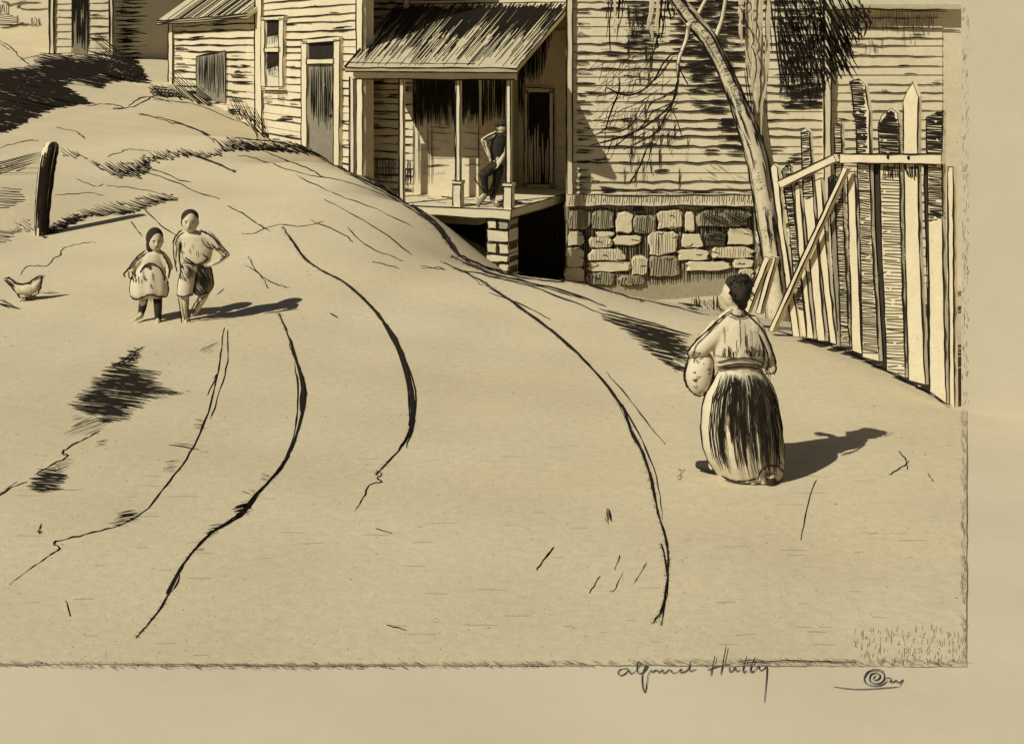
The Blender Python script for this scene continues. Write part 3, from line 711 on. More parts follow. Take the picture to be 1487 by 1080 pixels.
limb('limb', [(1040, 52), (1050, 25), (1056, -20), (1070, -60)], 3.4, 2)
limb('limb', [(1084, -55), (1150, -38), (1220, -30), (1290, -24)], 6, 4, BARK, 21)
limb('limb', [(945, -45), (900, -30), (860, -28)], 5, 3, BARK, TD)
limb('drooping_branch', [(1000, 36), (997, 58), (991, 72), (984, 90), (985, 112)], 3.6, 1.6, BARK, TD - .2)
tw = MB()
for pts, wv in (([(990, 74), (966, 84), (950, 118), (925, 138), (905, 139), (880, 127)], 2.0), ([(985, 100), (984, 130), (976, 152), (950, 176), (920, 194), (856, 212)], 2.4), ([(984, 128), (962, 142), (945, 148), (938, 165)], 1.6),
                ([(978, 148), (958, 158), (946, 162), (940, 178), (910, 200), (890, 215)], 1.6), ([(982, 120), (978, 150), (970, 162), (962, 180), (950, 196), (925, 208), (905, 218)], 2.0), ([(900, 114), (899, 135), (888, 158), (882, 180), (880, 188), (856, 200)], 1.8),
                ([(942, 142), (935, 160), (915, 185), (900, 192), (868, 194)], 1.4), ([(940, 214), (930, 240), (922, 255), (913, 268)], 1.8), ([(978, 82), (965, 100), (950, 118)], 1.6), ([(984, 92), (992, 110), (1000, 125)], 1.4), ([(946, 118), (930, 112), (905, 110)], 1.3),
                ([(955, 130), (930, 150), (900, 160), (885, 172)], 1.0), ([(976, 160), (985, 178), (990, 200)], 1.0), ([(950, 196), (945, 220), (938, 246)], 1.0)):
    scrib(tw, lambda x, y: P(x, y, TD - .2 + .25 * math.sin(x * .05)), pts, wv * 1.35)
for i in range(130):
    x = U(870, 985); y = U(80, 205); a = U(1.6, 3.0); l = U(12, 40)
    scrib(tw, lambda x, y: P(x, y, TD - .2 + .25 * math.sin(x * .05)), [(x, y), (x + math.cos(a) * l * .5, y + math.sin(a) * l * .5 + 3), (x + math.cos(a) * l, y + math.sin(a) * l)], U(.6, 1.1))
tw.build('twigs', tr)

# hanging moss and one shade curtain: bundles of strands hung from the limbs
def moss(name, label, polys, d, group, mains=None, par=None):
    mb = MB()
    for poly, deg, sp, wv, m in polys:
        for s in hatch(poly, math.radians(deg), sp, .4, .1, 5):
            if s[0][1] > s[1][1]: s = s[::-1]
            dd = d + U(-.22, .22); xa_, ya_ = s[0]; xb_, yb_ = s[1]; q = smooth([(xa_, ya_), (lerp(xa_, xb_, .3) + U(-4, 4), lerp(ya_, yb_, .3)), (lerp(xa_, xb_, .65) + U(-5, 5), lerp(ya_, yb_, .65)), (xb_ + U(-6, 3), yb_ + U(-14, 10))], 2)
            stroke(mb, lambda x, y: P(x, y, dd), q, wv * .8 * U(.6, 1.3), m, .7, .2, 9)
    return tag(mb.build(name, None, P(polys[0][0][0][0], polys[0][0][0][1], d)), label, 'moss', group)
gm = 'moss and shade strands hanging from the leaning tree'
def pale(poly, sp=5, wv=6): return (poly, 92, sp, wv, BARK)
moss('hanging_moss_and_shade', 'thin dark moss strand, leftmost hanging against the tall clapboard house', [([(878, -60), (888, -60), (890, 60), (886, 72), (882, 60)], 91, 2.6, 2.2, INK), pale([(878, -40), (886, -40), (886, 40)])], 20, gm)
moss('hanging_moss_and_shade', 'short ragged moss strand with a pale core, second from the left above the twigs', [([(900, -60), (912, -60), (908, 10), (900, 52), (896, 30)], 94, 2.4, 2.2, INK), pale([(888, -60), (900, -60), (898, 40), (893, 52)], 4, 5)], 20.2, gm)
moss('hanging_moss_and_shade', 'broad moss strand with pale left edge hanging left of the leaning trunk', [([(958, -60), (980, -60), (968, 30), (956, 80), (947, 98), (952, 40)], 93, 2.6, 2.6, INK), pale([(942, -60), (960, -60), (956, 40), (948, 85), (944, 50)], 4, 6), ([(970, 0), (982, 0), (978, 34), (972, 38)], 91, 3, 2, INK)], 20, gm)
moss('hanging_moss_and_shade', 'long pale shaggy moss beard hanging right of the leaning trunk', [pale([(1070, -60), (1114, -60), (1116, 60), (1112, 150), (1104, 190), (1094, 150), (1078, 70)], 4, 7), ([(1104, -20), (1118, -20), (1118, 120), (1110, 215), (1104, 160)], 91, 3.4, 1.8, INK), ([(1076, 70), (1086, 70), (1096, 140), (1102, 200), (1098, 200), (1084, 130)], 80, 3.0, 1.8, INK)], 19.0, gm)
bd = bpy.data.objects['hanging_moss_and_shade.003']
moss('hanging_moss_and_shade', 'wide black curtain of strands painting tree shade over the house corner above the plank fence',  # strands stand for the tree's shade on the wall, not real moss
     [([(1113, -40), (1198, -40), (1198, 40), (1196, 135), (1186, 128), (1132, 128), (1126, 86), (1115, 29)], 84, 3.5, 2.0, INK),
      ([(1130, 20), (1190, 20), (1192, 120), (1136, 120)], 70, 4.5, 2.2, INK),
      ([(1120, -40), (1200, -40), (1262, 14), (1240, 90), (1200, 128), (1136, 124)], 66, 3.6, 1.9, INK),
      ([(1140, 60), (1190, 60), (1194, 158), (1150, 150), (1134, 132)], 86, 4.2, 1.4, INK),
      ([(1186, -40), (1215, 14), (1261, 17), (1264, 40), (1244, 63), (1241, 89), (1249, 114), (1229, 104), (1212, 121), (1194, 128)], 62, 3.0, 2.6, INK),
      ([(1196, 20), (1250, 20), (1240, 60), (1236, 100), (1204, 110)], 74, 3.6, 2.4, INK)], 22.0, gm)
mb = MB()
for pts in ([(1066, 4), (1078, 10), (1090, 2), (1092, 14), (1080, 22)], [(1080, 22), (1086, 40), (1078, 46), (1088, 55)], [(1098, 30), (1104, 50), (1100, 62)], [(1092, 68), (1100, 90), (1096, 120)], [(1072, 8), (1082, 24), (1074, 34), (1090, 40), (1096, 60), (1090, 70)]):
    scrib(mb, lambda x, y: P(x, y, 18.7), pts, 1.5)
inkto(bd, mb)

# ------------------------------------------------------------------ plank fence along the road edge
fp = [P(1100, 470, 15.1), P(1385, 590, 11.75)]
pf = Plane(fp[0][:2], fp[1][:2])
fe = thing('plank_fence', 'tall crooked plank fence of mixed pale and black boards at the right', 'fence', P(1240, 520, 13.4))
def plank(name, poly, m, off=0.0, th=.035, hz=None, ink=2.0, par=fe):
    mb = MB(); pf.slab(mb, poly, off, th, m); f_ = pf.f(off + .006)
    outline(mb, f_, poly, ink)
    if hz:
        for pp, deg, sp, wv in hz: hfill(mb, f_, pp, deg, sp, wv * 1.75, ends=2)
    return mb.build(name, par)
plank('board_and_gap_shade', [(1123, 243), (1127, 238), (1133, 243), (1141, 330), (1166, 489), (1155, 488), (1134, 330)], WOOD2, .03)
plank('board_and_gap_shade', [(1136, 246), (1147, 238), (1149, 256), (1157, 340), (1170, 450), (1172, 489), (1160, 488), (1148, 340)], WOOD2, .0, hz=[([(1136, 246), (1147, 238), (1157, 340), (1169, 450), (1160, 452), (1148, 340)], 0, 3.0, 2.2)])
plank('board_and_gap_shade', [(1154, 270), (1162, 268), (1170, 380), (1182, 492), (1172, 490), (1161, 380)], WOOD2, .0)
plank('board_and_gap_shade', [(1166, 190), (1172, 186), (1178, 191), (1184, 290), (1201, 495), (1190, 494), (1170, 290)], WOOD2, .02, hz=[([(1166, 190), (1178, 190), (1182, 285), (1176, 292), (1170, 285)], -6, 3.0, 2.0)])
plank('board_and_gap_shade', [(1184, 262), (1193, 258), (1202, 380), (1215, 500), (1206, 497), (1192, 380)], WOOD2, .0)
plank('board_and_gap_shade', [(1199, 258), (1208, 254), (1214, 380), (1222, 502), (1214, 500), (1206, 380)], GREYW, -.03, hz=[([(1199, 258), (1208, 254), (1209, 310), (1203, 312)], 88, 2.4, 2.2)])
plank('board_and_gap_shade', [(1213, 181), (1223, 179), (1226, 300), (1235, 503), (1223, 503), (1216, 300)], WOOD2, .01, hz=[([(1213, 181), (1223, 179), (1226, 300), (1235, 503), (1223, 503), (1216, 300)], 4, 2.9, 1.9)])
plank('board_and_gap_shade', [(1231, 250), (1242, 248), (1246, 370), (1252, 514), (1238, 509), (1234, 370)], WOOD2, .0)
plank('board_and_gap_shade', [(1238, 118), (1250, 114), (1259, 123), (1265, 160), (1268, 330), (1280, 524), (1255, 518), (1252, 330), (1246, 180)], WOOD2, .02, hz=[([(1238, 118), (1250, 114), (1258, 130), (1262, 222), (1248, 222)], 3, 2.6, 2.5), ([(1248, 237), (1264, 237), (1269, 370), (1279, 515), (1256, 512), (1252, 330)], 6, 3.2, 1.8)])
plank('board_and_gap_shade', [(1262, 236), (1275, 236), (1278, 400), (1286, 526), (1276, 522), (1270, 400)], DARKTONE, -.04)  # dark strip set behind, painting the shade in a plank gap
plank('board_and_gap_shade', [(1279, 178), (1284, 167), (1298, 157), (1306, 164), (1308, 180), (1312, 370), (1318, 548), (1291, 537), (1284, 370)], WOOD2, .02, hz=[([(1279, 178), (1298, 158), (1308, 180), (1309, 224), (1281, 224)], 3, 2.5, 2.5), ([(1282, 238), (1310, 238), (1317, 546), (1292, 536)], 2, 4.4, 1.5), ([(1284, 240), (1308, 240), (1308, 258), (1286, 258)], 88, 2.5, 2.0)])
plank('board_and_gap_shade', [(1316, 148), (1322, 132), (1330, 119), (1338, 140), (1337, 224), (1340, 370), (1348, 558), (1324, 552), (1319, 370), (1317, 224)], WOOD2, .03, hz=[([(1318, 240), (1336, 240), (1334, 262), (1328, 258), (1320, 254)], 88, 2.2, 2.0)])
plank('board_and_gap_shade', [(1338, 238), (1352, 238), (1354, 360), (1352, 480), (1360, 570), (1346, 560), (1343, 400)], DARKTONE, -.03)  # another backing strip that paints gap shade
plank('board_and_gap_shade', [(1347, 170), (1371, 160), (1370, 222), (1370, 310), (1376, 586), (1352, 568), (1350, 310)], WOOD2, .01, hz=[([(1347, 170), (1371, 160), (1369, 222), (1349, 222)], 3, 2.5, 2.6), ([(1349, 238), (1369, 238), (1370, 318), (1351, 322)], 4, 2.8, 2.2)])
plank('post', [(1374, 242), (1382, 242), (1384, 592), (1377, 588)], WOOD2, -.02)
plank('board_and_gap_shade', [(1143, 262), (1150, 262), (1166, 470), (1158, 470)], DARKTONE, -.05); plank('board_and_gap_shade', [(1238, 252), (1244, 252), (1253, 500), (1248, 500)], DARKTONE, -.05); plank('board_and_gap_shade', [(1311, 240), (1317, 240), (1321, 545), (1316, 545)], DARKTONE, -.05)  # narrow dark strips paint shade between the remaining planks
def bar(name, a, b, wd, off, par=fe):
    a, b = Vector(a), Vector(b); d = (b - a).normalized(); nn_ = Vector((-d.y, d.x)) * wd / 2
    q = [a + nn_, b + nn_, b - nn_, a - nn_]; return plank(name, [(p.x, p.y) for p in q], WOOD2, off, .04, None, 1.9)
bar('rail', (1229, 230), (1378, 231), 14, .075)
bar('rail', (1140, 268), (1222, 229), 11, .075)
bar('brace', (1243, 243), (1133, 480), 6.5, .12)
bar('prop', (1101, 452), (1133, 372), 8, .16); bar('prop', (1115, 454), (1138, 372), 7, .12)
for x, y in ((1146, 389), (1300, 228), (1330, 229)):
    mb = MB(); mb.ball(pf.px(x, y, .125 if x < 1200 else .08), .018, .018, .018, INK, 8, 5); mb.build('nail', fe)

# leaning hitching post at the left
mb = MB(); HD = 20.0
ce = [(60, 345), (61, 320), (63, 290), (66, 260), (69, 238), (72, 222), (75, 211), (77, 206)]; rr_ = [9.5, 9.5, 10.5, 11, 11.5, 11, 8.5, 3]
e_ = rs(smooth(ce, 2), 5); hp = P(60, 340, HD)
rad = [np.interp(y, [206, 211, 222, 238, 260, 290, 345], [4, 9, 11.5, 11.5, 11, 10.5, 9.5]) * HD / F for x, y in e_]
mb.tube([P(x, y, HD) for x, y in e_] , rad, WOOD2, 14)
for s in (-1, 1): stroke(mb, lambda x, y: P(x, y, HD - .04), [(x + s * r * F / HD * .97, y) for (x, y), r in zip(e_, rad)], 3.0, None, .6)
for i in range(54):
    k = U(.0, .95) if R() < .8 else U(-.6, 0); a, b = sorted((U(0, 1), U(0, 1))); pts = []
    for j in range(8):
        q = lerp(a, b, j / 7) * (len(e_) - 1); i0 = int(q); x, y = e_[i0]; r = rad[i0]; an = k
        p = P(x, y, HD); pts.append(p + Vector((r * an * 1.02, -r * math.sqrt(max(0, 1 - an * an)) * 1.02, 0)))
    mb.tube(pts, [U(1.6, 2.8) * HD / F / 2 for _ in pts], INK)
tag(mb.build('hitching_post', None, hp), 'short leaning wooden post with a rounded top on the slope at the left', 'post')

# ------------------------------------------------------------------ grass, ruts and marks on the ground
gf = ground_f(.004)
def blades(label, polys, m=None):
    mb = MB()
    for poly, deg, sp, wv in polys:
        for s in hatch(poly, math.radians(deg), sp, .35, .12, 5):
            a, b = s
            if a[1] > b[1]: a, b = b, a
            L_ = math.hypot(b[0] - a[0], b[1] - a[1])
            n_ = max(1, int(L_ / 46)); 
            for k in range(n_):
                p = (lerp(b[0], a[0], k / n_), lerp(b[1], a[1], k / n_)); q = (lerp(b[0], a[0], min(1, (k + 1.35) / n_)), lerp(b[1], a[1], min(1, (k + 1.35) / n_)))
                r0 = G(p[0], p[1]); d = r0.y
                pts = []
                for j in range(5):
                    t = j / 4; v = P(lerp(p[0], q[0], t), lerp(p[1], q[1], t) + U(-.4, .4), d); v.y -= .05 * math.sin(t * 3) 
                    hz_ = H(v.x, v.y) + .006
                    if v.z < hz_: v.z = hz_
                    pts.append(v)
                mb.tube(pts, [wv * U(.7, 1.2) * kk * d / F / 2 for kk in (1, 1, .9, .7, .3)], m or INK)
    o = mb.build('grass'); o['kind'] = 'stuff'; o['label'] = label; o['category'] = 'grass'
    return o
blades('dense black grass bank below the upper houses', [
    ([(0, 99), (43, 99), (59, 77), (118, 81), (134, 73), (140, 43), (164, 48), (188, 70), (204, 97), (218, 122), (188, 118), (160, 119), (150, 131), (110, 118), (95, 125), (135, 150), (81, 158), (54, 170), (10, 193), (-30, 194), (-30, 90)], 13, 1.6, 2.6),
    ([(-20, 105), (60, 92), (130, 90), (150, 105), (90, 120), (120, 148), (40, 165), (-20, 185)], 8, 2.4, 3.0),
    ([(134, 73), (140, 43), (164, 48), (188, 70), (204, 97), (216, 120), (180, 116), (150, 100)], 38, 3.0, 2.4)])
blades('slanting black grass along the foot of the hillside house', [
    ([(250, 105), (269, 113), (296, 129), (320, 153), (293, 153), (264, 143), (221, 140), (218, 122), (247, 126)], 42, 2.5, 2.5), ([(218, 122), (247, 128), (270, 142), (221, 140)], 8, 2.6, 2.6),
    ([(331, 140), (350, 145), (374, 161), (400, 204), (387, 199), (358, 178), (334, 164)], 62, 2.9, 2.2), ([(330, 150), (356, 158), (384, 190), (408, 214), (370, 190)], 50, 3.2, 2.2)])
blades('upper dark grass band across the hillside', [
    ([(-10, 237), (62, 219), (60, 232), (30, 247), (-10, 254)], -16, 2.6, 2.2), ([(88, 214), (112, 219), (126, 229), (110, 231), (88, 226)], 35, 3, 1.8),
    ([(129, 233), (161, 237), (194, 234), (229, 220), (269, 216), (304, 223), (331, 200), (366, 206), (436, 208), (470, 226), (440, 222), (400, 219), (336, 220), (301, 229), (256, 228), (223, 236), (204, 258), (175, 258), (150, 247)], 34, 2.5, 2.4),
    ([(330, 201), (372, 205), (436, 209), (474, 230), (420, 220), (336, 216)], 22, 2.4, 2.4), ([(150, 238), (200, 236), (228, 224), (216, 240), (196, 254), (170, 252)], 30, 3, 2.4)])
blades('lower dark grass band running right from the leaning post', [
    ([(70, 325), (100, 312), (135, 300), (175, 292), (220, 282), (246, 281), (258, 290), (225, 297), (190, 310), (140, 313), (112, 322), (75, 340), (64, 345)], 20, 2.4, 2.3), ([(66, 328), (110, 312), (126, 314), (104, 324), (70, 338)], 10, 2.2, 2.6),
    ([(-10, 272), (30, 272), (38, 292), (10, 304), (-10, 304)], 6, 3.4, 1.8), ([(20, 322), (44, 318), (46, 334), (24, 338)], 40, 3.2, 1.2), ([(-10, 330), (30, 334), (8, 352), (-10, 352)], 14, 3.4, 1.4)])
def ground_strokes(label, polys):  # flat ground strokes: sprigs, hatched patches and the hen's painted shadow
    mb = MB()
    for poly, deg, sp, wv in polys:
        for s in hatch(poly, math.radians(deg), sp, .35, .12, 5):
            dl = U(.004, .018); stroke(mb, ground_f(dl), s, wv * U(.75, 1.2), None, .5, .3, 9)
    o = mb.build('grass'); o['kind'] = 'stuff'; o['label'] = label; o['category'] = 'grass'; return o  # also holds the dark hatched patches and the hen's painted shadow
ground_strokes('large flat black hatched patch in the road below the children', [([(98, 593), (151, 538), (190, 508), (208, 503), (200, 528), (190, 532), (239, 542), (222, 551), (258, 572), (217, 582), (186, 610), (151, 616), (128, 604)], 7, 2.9, 2.3),
    ([(110, 590), (150, 545), (185, 530), (215, 560), (180, 600), (145, 604)], 4, 3.6, 2.5), ([(150, 538), (208, 502), (198, 525)], -22, 3, 1.8), ([(215, 566), (276, 570), (240, 578)], 4, 3, 1.8), ([(110, 606), (160, 612), (140, 632), (92, 638)], -22, 5, 1.4), ([(138, 640), (160, 642), (146, 652)], -8, 3, 1.6)])
ground_strokes('small black hatched patch beside the cart rut at the left', [([(44, 700), (56, 684), (88, 680), (96, 694), (88, 712), (58, 720), (38, 712)], 4, 2.7, 2.2), ([(60, 684), (100, 662), (106, 672), (90, 690)], -14, 4.5, 1.2)])
ground_strokes('black matted strokes on the verge beside the walking woman', [([(868, 452), (884, 450), (940, 466), (1004, 487), (990, 492), (1002, 540), (985, 542), (950, 520), (905, 480), (880, 468)], 14, 3.0, 2.4), ([(905, 466), (998, 495), (1000, 530), (960, 512)], 10, 3.8, 2.3)])
ground_strokes('ticked grass tuft below the stone foundation', [([(985, 412), (1020, 414), (1020, 424), (985, 424)], 88, 3, 1.0), ([(985, 424), (1022, 424), (1022, 428), (985, 428)], 2, 2, 1.4)])
ground_strokes('dark grass at the top of the verge behind the woman', [([(985, 438), (1040, 432), (1050, 455), (1020, 452)], 88, 3.6, 1.8), ([(985, 440), (1015, 442), (1018, 452), (1000, 450)], 8, 2.6, 2.0)])
ground_strokes('scattered dark sprigs growing along the cart ruts', [([(288, 606), (298, 622), (292, 626), (284, 620)], 2, 2.4, 1.8), ([(242, 644), (284, 648), (286, 654), (250, 650)], 8, 3, 1.5), ([(262, 656), (318, 655), (300, 658)], 1, 3, 1.3), ([(238, 672), (260, 668), (248, 690), (240, 686)], -8, 2.6, 1.8),
    ([(180, 742), (200, 738), (196, 758), (168, 768), (160, 760)], -8, 3, 1.5), ([(344, 735), (362, 728), (366, 745), (346, 752), (338, 746)], -12, 2.4, 2.6), ([(372, 696), (392, 688), (388, 704)], 4, 3, 1.6), ([(298, 766), (330, 762), (318, 776), (300, 782)], -10, 2.8, 1.8), ([(350, 712), (372, 712), (360, 724)], 20, 3, 1.6),
    ([(278, 800), (300, 796), (294, 806)], -10, 3, 1.4), ([(440, 392), (452, 396), (446, 404)], 20, 3, 1.0), ([(284, 508), (312, 498), (308, 516), (288, 514)], -30, 4, 1.4), ([(880, 738), (888, 738), (888, 760), (880, 760)], 80, 2.4, 2.0), ([(984, 684), (992, 684), (992, 698), (986, 700)], -40, 2.4, 2.2)])
def rut(label, lines):
    mb = MB()
    for pts, wv in lines:
        scrib(mb, gf, pts, wv * 1.25, 2, flat=.5, jit=.9, rough=.5)
        if wv >= 2.2:
            q = smooth(pts, 2)
            for k_ in range(3):
                i0 = int(U(0, len(q) * .6)); i1 = min(len(q), i0 + int(U(.2, .5) * len(q)) + 2); dx = U(-2.5, 2.5)
                stroke(mb, gf, [(x + dx, y + U(-1, 1)) for x, y in q[i0:i1]], U(1.0, 2.2), None, .9, .3, 9, 4, .5, .5)
            for k_ in range(len(q) * 9):
                x, y = random.choice(q[:-1]); i_ = q.index((x, y)); t_ = R(); x = lerp(x, q[i_ + 1][0], t_); y = lerp(y, q[i_ + 1][1], t_)
                stroke(mb, gf, [(x + U(-1, 1), y), (x + U(-5, 5), y + U(-2.5, 2.5))], U(.4, .9), random.choice([INK, GREYW]), .3, .3, 4, 4, .3, .5)
            for k_ in range(len(q)):
                if R() < .4: x, y = random.choice(q); stroke(mb, gf, [(x, y), (x - U(2, 8), y + U(-2, 3))], U(.8, 1.5), None, .4, .3, 5, 4, .3, .5)
    o = mb.build('cart_rut'); o['kind'] = 'structure'; o['label'] = label; return o
rut('long dark cart rut curving down at the right of the road', [([(660, 390), (690, 402), (730, 428), (770, 458), (820, 495), (870, 545), (905, 592), (914, 622), (930, 650), (945, 690), (953, 740), (968, 785), (972, 830), (960, 908)], 2.6),
    ([(905, 588), (914, 622), (932, 654), (946, 692), (953, 738)], 3.2), ([(700, 412), (760, 448), (815, 490), (866, 540), (912, 600), (936, 645), (956, 700), (962, 755)], 1.6), ([(880, 540), (915, 580), (940, 615), (966, 646)], 1.2), ([(710, 425), (760, 442), (800, 465)], 1.4),
    ([(960, 790), (970, 830), (964, 885), (948, 905)], 2.2), ([(660, 390), (760, 412), (830, 438), (878, 458)], 1.8), ([(640, 380), (680, 398), (700, 415)], 1.2)])
rut('middle cart rut ending in small loops', [([(410, 330), (425, 350), (440, 375), (470, 395), (500, 410), (530, 435), (555, 465), (580, 505), (597, 560), (599, 610), (588, 645), (560, 675), (545, 690)], 3.0), ([(500, 410), (545, 447), (580, 500), (604, 560), (604, 610), (590, 650)], 1.5), ([(560, 470), (582, 505), (598, 560), (601, 610), (594, 636)], 3.4), ([(552, 462), (578, 508), (594, 566), (594, 620)], 1.8),
    ([(545, 683), (556, 690), (545, 696), (560, 700), (535, 702), (530, 720), (515, 742)], 1.4)])
rut('double cart rut sweeping down to the lower left', [([(405, 455), (420, 490), (432, 530), (441, 560), (438, 605), (425, 650), (405, 685), (375, 715), (350, 745), (310, 772), (280, 800), (258, 830), (245, 860), (235, 882), (198, 926)], 3.0), ([(425, 505), (436, 540), (445, 560), (443, 590), (432, 630), (415, 670)], 1.5), ([(428, 530), (434, 580), (428, 630), (410, 675)], 1.4),
    ([(420, 500), (438, 545), (436, 600)], 1.4), ([(374, 716), (352, 748), (318, 768), (300, 776)], 2.6), ([(260, 830), (258, 850), (240, 868), (246, 850)], 1.2)])
rut('faint cart rut running from the children to the lower left', [([(325, 475), (320, 520), (312, 560), (300, 605), (284, 645), (262, 680), (245, 700), (220, 735), (185, 760), (150, 770), (110, 780), (72, 788), (90, 796), (75, 805), (45, 825), (12, 850)], 1.7), ([(330, 480), (332, 520), (322, 560), (305, 610)], 1.0), ([(310, 550), (318, 540), (300, 575)], 1.0)])
rut('broken cart rut at the far left edge', [([(145, 625), (120, 640), (95, 652), (88, 660), (102, 662), (70, 678), (50, 690)], 1.6), ([(40, 700), (20, 706), (0, 720), (-20, 730)], 1.4), ([(25, 700), (0, 718)], 1.2)])
rut('thin sketchy contour lines over the hill', [([(0, 60), (20, 72), (28, 84), (44, 95)], 1.4), ([(0, 64), (14, 72)], 1.2), ([(30, 88), (60, 78), (110, 80)], 1.4), ([(125, 155), (155, 150), (180, 156), (176, 160), (160, 158), (190, 158), (205, 150), (222, 140)], 1.8), ([(186, 155), (200, 143), (222, 140), (250, 150)], 1.6),
    ([(200, 166), (225, 170), (270, 182), (310, 200), (326, 218)], 2.0), ([(203, 167), (240, 175), (250, 180), (272, 182), (300, 196), (312, 208)], 1.4), ([(222, 145), (262, 148), (300, 156), (332, 172), (352, 178), (372, 190), (374, 205)], 1.5),
    ([(80, 185), (112, 191), (118, 198), (125, 202)], 1.2), ([(214, 244), (240, 252), (260, 262), (278, 266)], 1.8), ([(206, 250), (250, 262), (285, 280), (320, 290)], 1.6), ([(270, 222), (310, 236), (342, 250)], 2.2), ([(345, 226), (372, 230), (440, 254), (500, 262), (560, 285)], 1.2), ([(380, 218), (420, 236), (450, 245), (470, 258)], 1.3),
    ([(0, 215), (30, 206), (56, 204)], 1.1), ([(155, 228), (180, 220), (186, 217), (220, 220)], 1.0), ([(80, 284), (130, 280), (150, 284)], 1.0), ([(110, 260), (140, 272), (150, 268)], 1.0), ([(155, 270), (200, 274), (240, 284)], 1.0), ([(30, 400), (36, 388), (50, 386), (70, 388), (76, 376), (88, 372), (90, 360), (110, 355), (138, 352)], 1.2),
    ([(190, 322), (200, 335), (207, 343)], 1.2), ([(205, 300), (230, 325), (255, 342)], 1.2), ([(330, 300), (350, 308), (372, 324), (392, 336)], 1.6), ([(352, 340), (372, 340), (400, 325), (440, 330), (470, 322)], 1.0), ([(470, 290), (510, 310), (560, 340), (600, 372)], 1.2), ([(430, 255), (480, 280), (540, 300), (600, 330)], 1.2), ([(450, 320), (500, 340), (512, 352)], 1.2), ([(505, 330), (530, 358), (572, 374), (585, 380)], 1.3), ([(612, 390), (640, 388), (650, 394), (610, 386)], 1.2),
    ([(360, 372), (372, 395), (395, 412), (420, 418)], 1.2), ([(355, 385), (380, 400), (390, 420)], 1.0), ([(480, 455), (490, 462)], 1.6), ([(540, 380), (580, 390)], 1.0), ([(325, 420), (315, 428)], 1)])
rut('dark crest line where the road drops away beside the porch', [([(340, 200), (400, 206), (440, 216), (475, 232), (500, 246), (540, 262), (575, 282), (610, 305), (632, 322), (650, 345), (664, 370), (690, 382), (720, 396), (770, 406), (820, 410)], 3.4), ([(456, 224), (496, 247), (545, 268), (590, 294), (625, 320), (648, 350), (668, 376), (700, 390)], 2.4), ([(655, 372), (700, 394), (760, 409), (820, 422), (880, 446)], 2.2), ([(470, 228), (510, 254), (560, 276), (600, 302), (636, 330), (655, 360)], 2.0), ([(500, 250), (550, 276), (590, 300), (620, 320)], 1.8),
    ([(664, 372), (720, 394), (780, 402), (830, 408), (900, 428), (935, 438)], 2.2), ([(700, 400), (760, 412), (800, 420), (850, 436)], 1.6), ([(935, 436), (980, 446), (1030, 458)], 1.8), ([(1108, 474), (1160, 490), (1200, 500), (1250, 520), (1300, 545), (1345, 570), (1380, 592)], 1.7), ([(1150, 484), (1200, 496), (1260, 520)], .9), ([(1330, 560), (1352, 572)], 1.2)])
rut('few loose scratches in the open dirt of the road', [([(805, 794), (790, 814), (778, 828)], 2.0), ([(872, 836), (856, 862)], 1.2), ([(905, 830), (890, 862), (886, 858)], 1.0), ([(940, 816), (920, 848)], 1.0), ([(900, 806), (892, 828)], 1.0), ([(1186, 696), (1172, 730), (1163, 785)], 1.2), ([(95, 872), (102, 896)], 1.0), ([(545, 768), (570, 775)], .9), ([(560, 908), (590, 915)], .9), ([(1305, 655), (1316, 668), (1318, 682)], 1.8), ([(1348, 688), (1356, 700)], 1.2), ([(60, 760), (54, 775), (62, 772)], 1.0), ([(1290, 690), (1310, 680), (1320, 670)], 1.2)])
# tiny specks and pebbles in the road
mb = MB()
for i in range(900):
    x, y = U(0, 1395), U(430, 965) if R() < .85 else U(960, 1075)
    q = G(x, y, .001); r = U(.25, .8) * q.y / F; mb.ball(q, r * U(1, 2.2), r * 1.5, r * .5, random.choice([INK, GREYW, GREYW]), 6, 4)
for i in range(170):
    x = U(1240, 1395); y = U(915, 968); q = G(x, y, .001); stroke(mb, gf, [(x, y), (x + U(-1, 2), y - U(2, 9))], U(.5, 1.1), random.choice([INK, GREYW]), .3, .3, 5)
for i in range(90):
    x = U(0, 1380); y = U(640, 960); stroke(mb, gf, [(x, y), (x + U(4, 46), y + U(-1, 1))], U(.25, .5), GREYW, .5, .3, 14)
o = mb.build('gravel'); o['kind'] = 'stuff'; o['label'] = 'fine dark grit and scratches scattered over the pale road'; o['category'] = 'gravel'

# blank paper margin along the bottom and right edge
mb = MB()  # flat sheet added to stand for the blank paper margin
def sheet(poly_fn, nu, nv):
    vs = [];
    for j in range(nv + 1):
        for i in range(nu + 1):
            X, Y = poly_fn(i / nu, j / nv); vs.append((X, Y, H(X, Y) + .008))
    mb.add(vs, [[j * (nu + 1) + i, j * (nu + 1) + i + 1, (j + 1) * (nu + 1) + i + 1, (j + 1) * (nu + 1) + i] for j in range(nv) for i in range(nu)], PAPER, True)
YB = G(700, 970).y; kx = (1404 - CX) / F
sheet(lambda u, v: (lerp(-9, 12, u), lerp(1.0, YB, v)), 100, 24)
def rightp(u, v):
    Y = lerp(YB, 11.6, v); return (lerp(kx * Y, kx * Y + 7, u), Y)
sheet(rightp, 30, 24)
for i in range(1150):
    x = U(-380, 1404); y = 966 + 3 * math.sin(x * .004) + U(-5, 4); a = U(3, 11); stroke(mb, ground_f(.012), [(x, y), (x + a, y + a * U(.2, .55))], U(.5, 1.2), random.choice([INK, GREYW, GREYW]), .3, .3, 6)
for i in range(220):
    y = U(600, 968); x = 1402 + U(-7, 2); stroke(mb, ground_f(.012), [(x, y), (x + U(-1, 2), y - U(3, 10))], U(.5, 1.0), random.choice([INK, GREYW, GREYW]), .3, .3, 6)
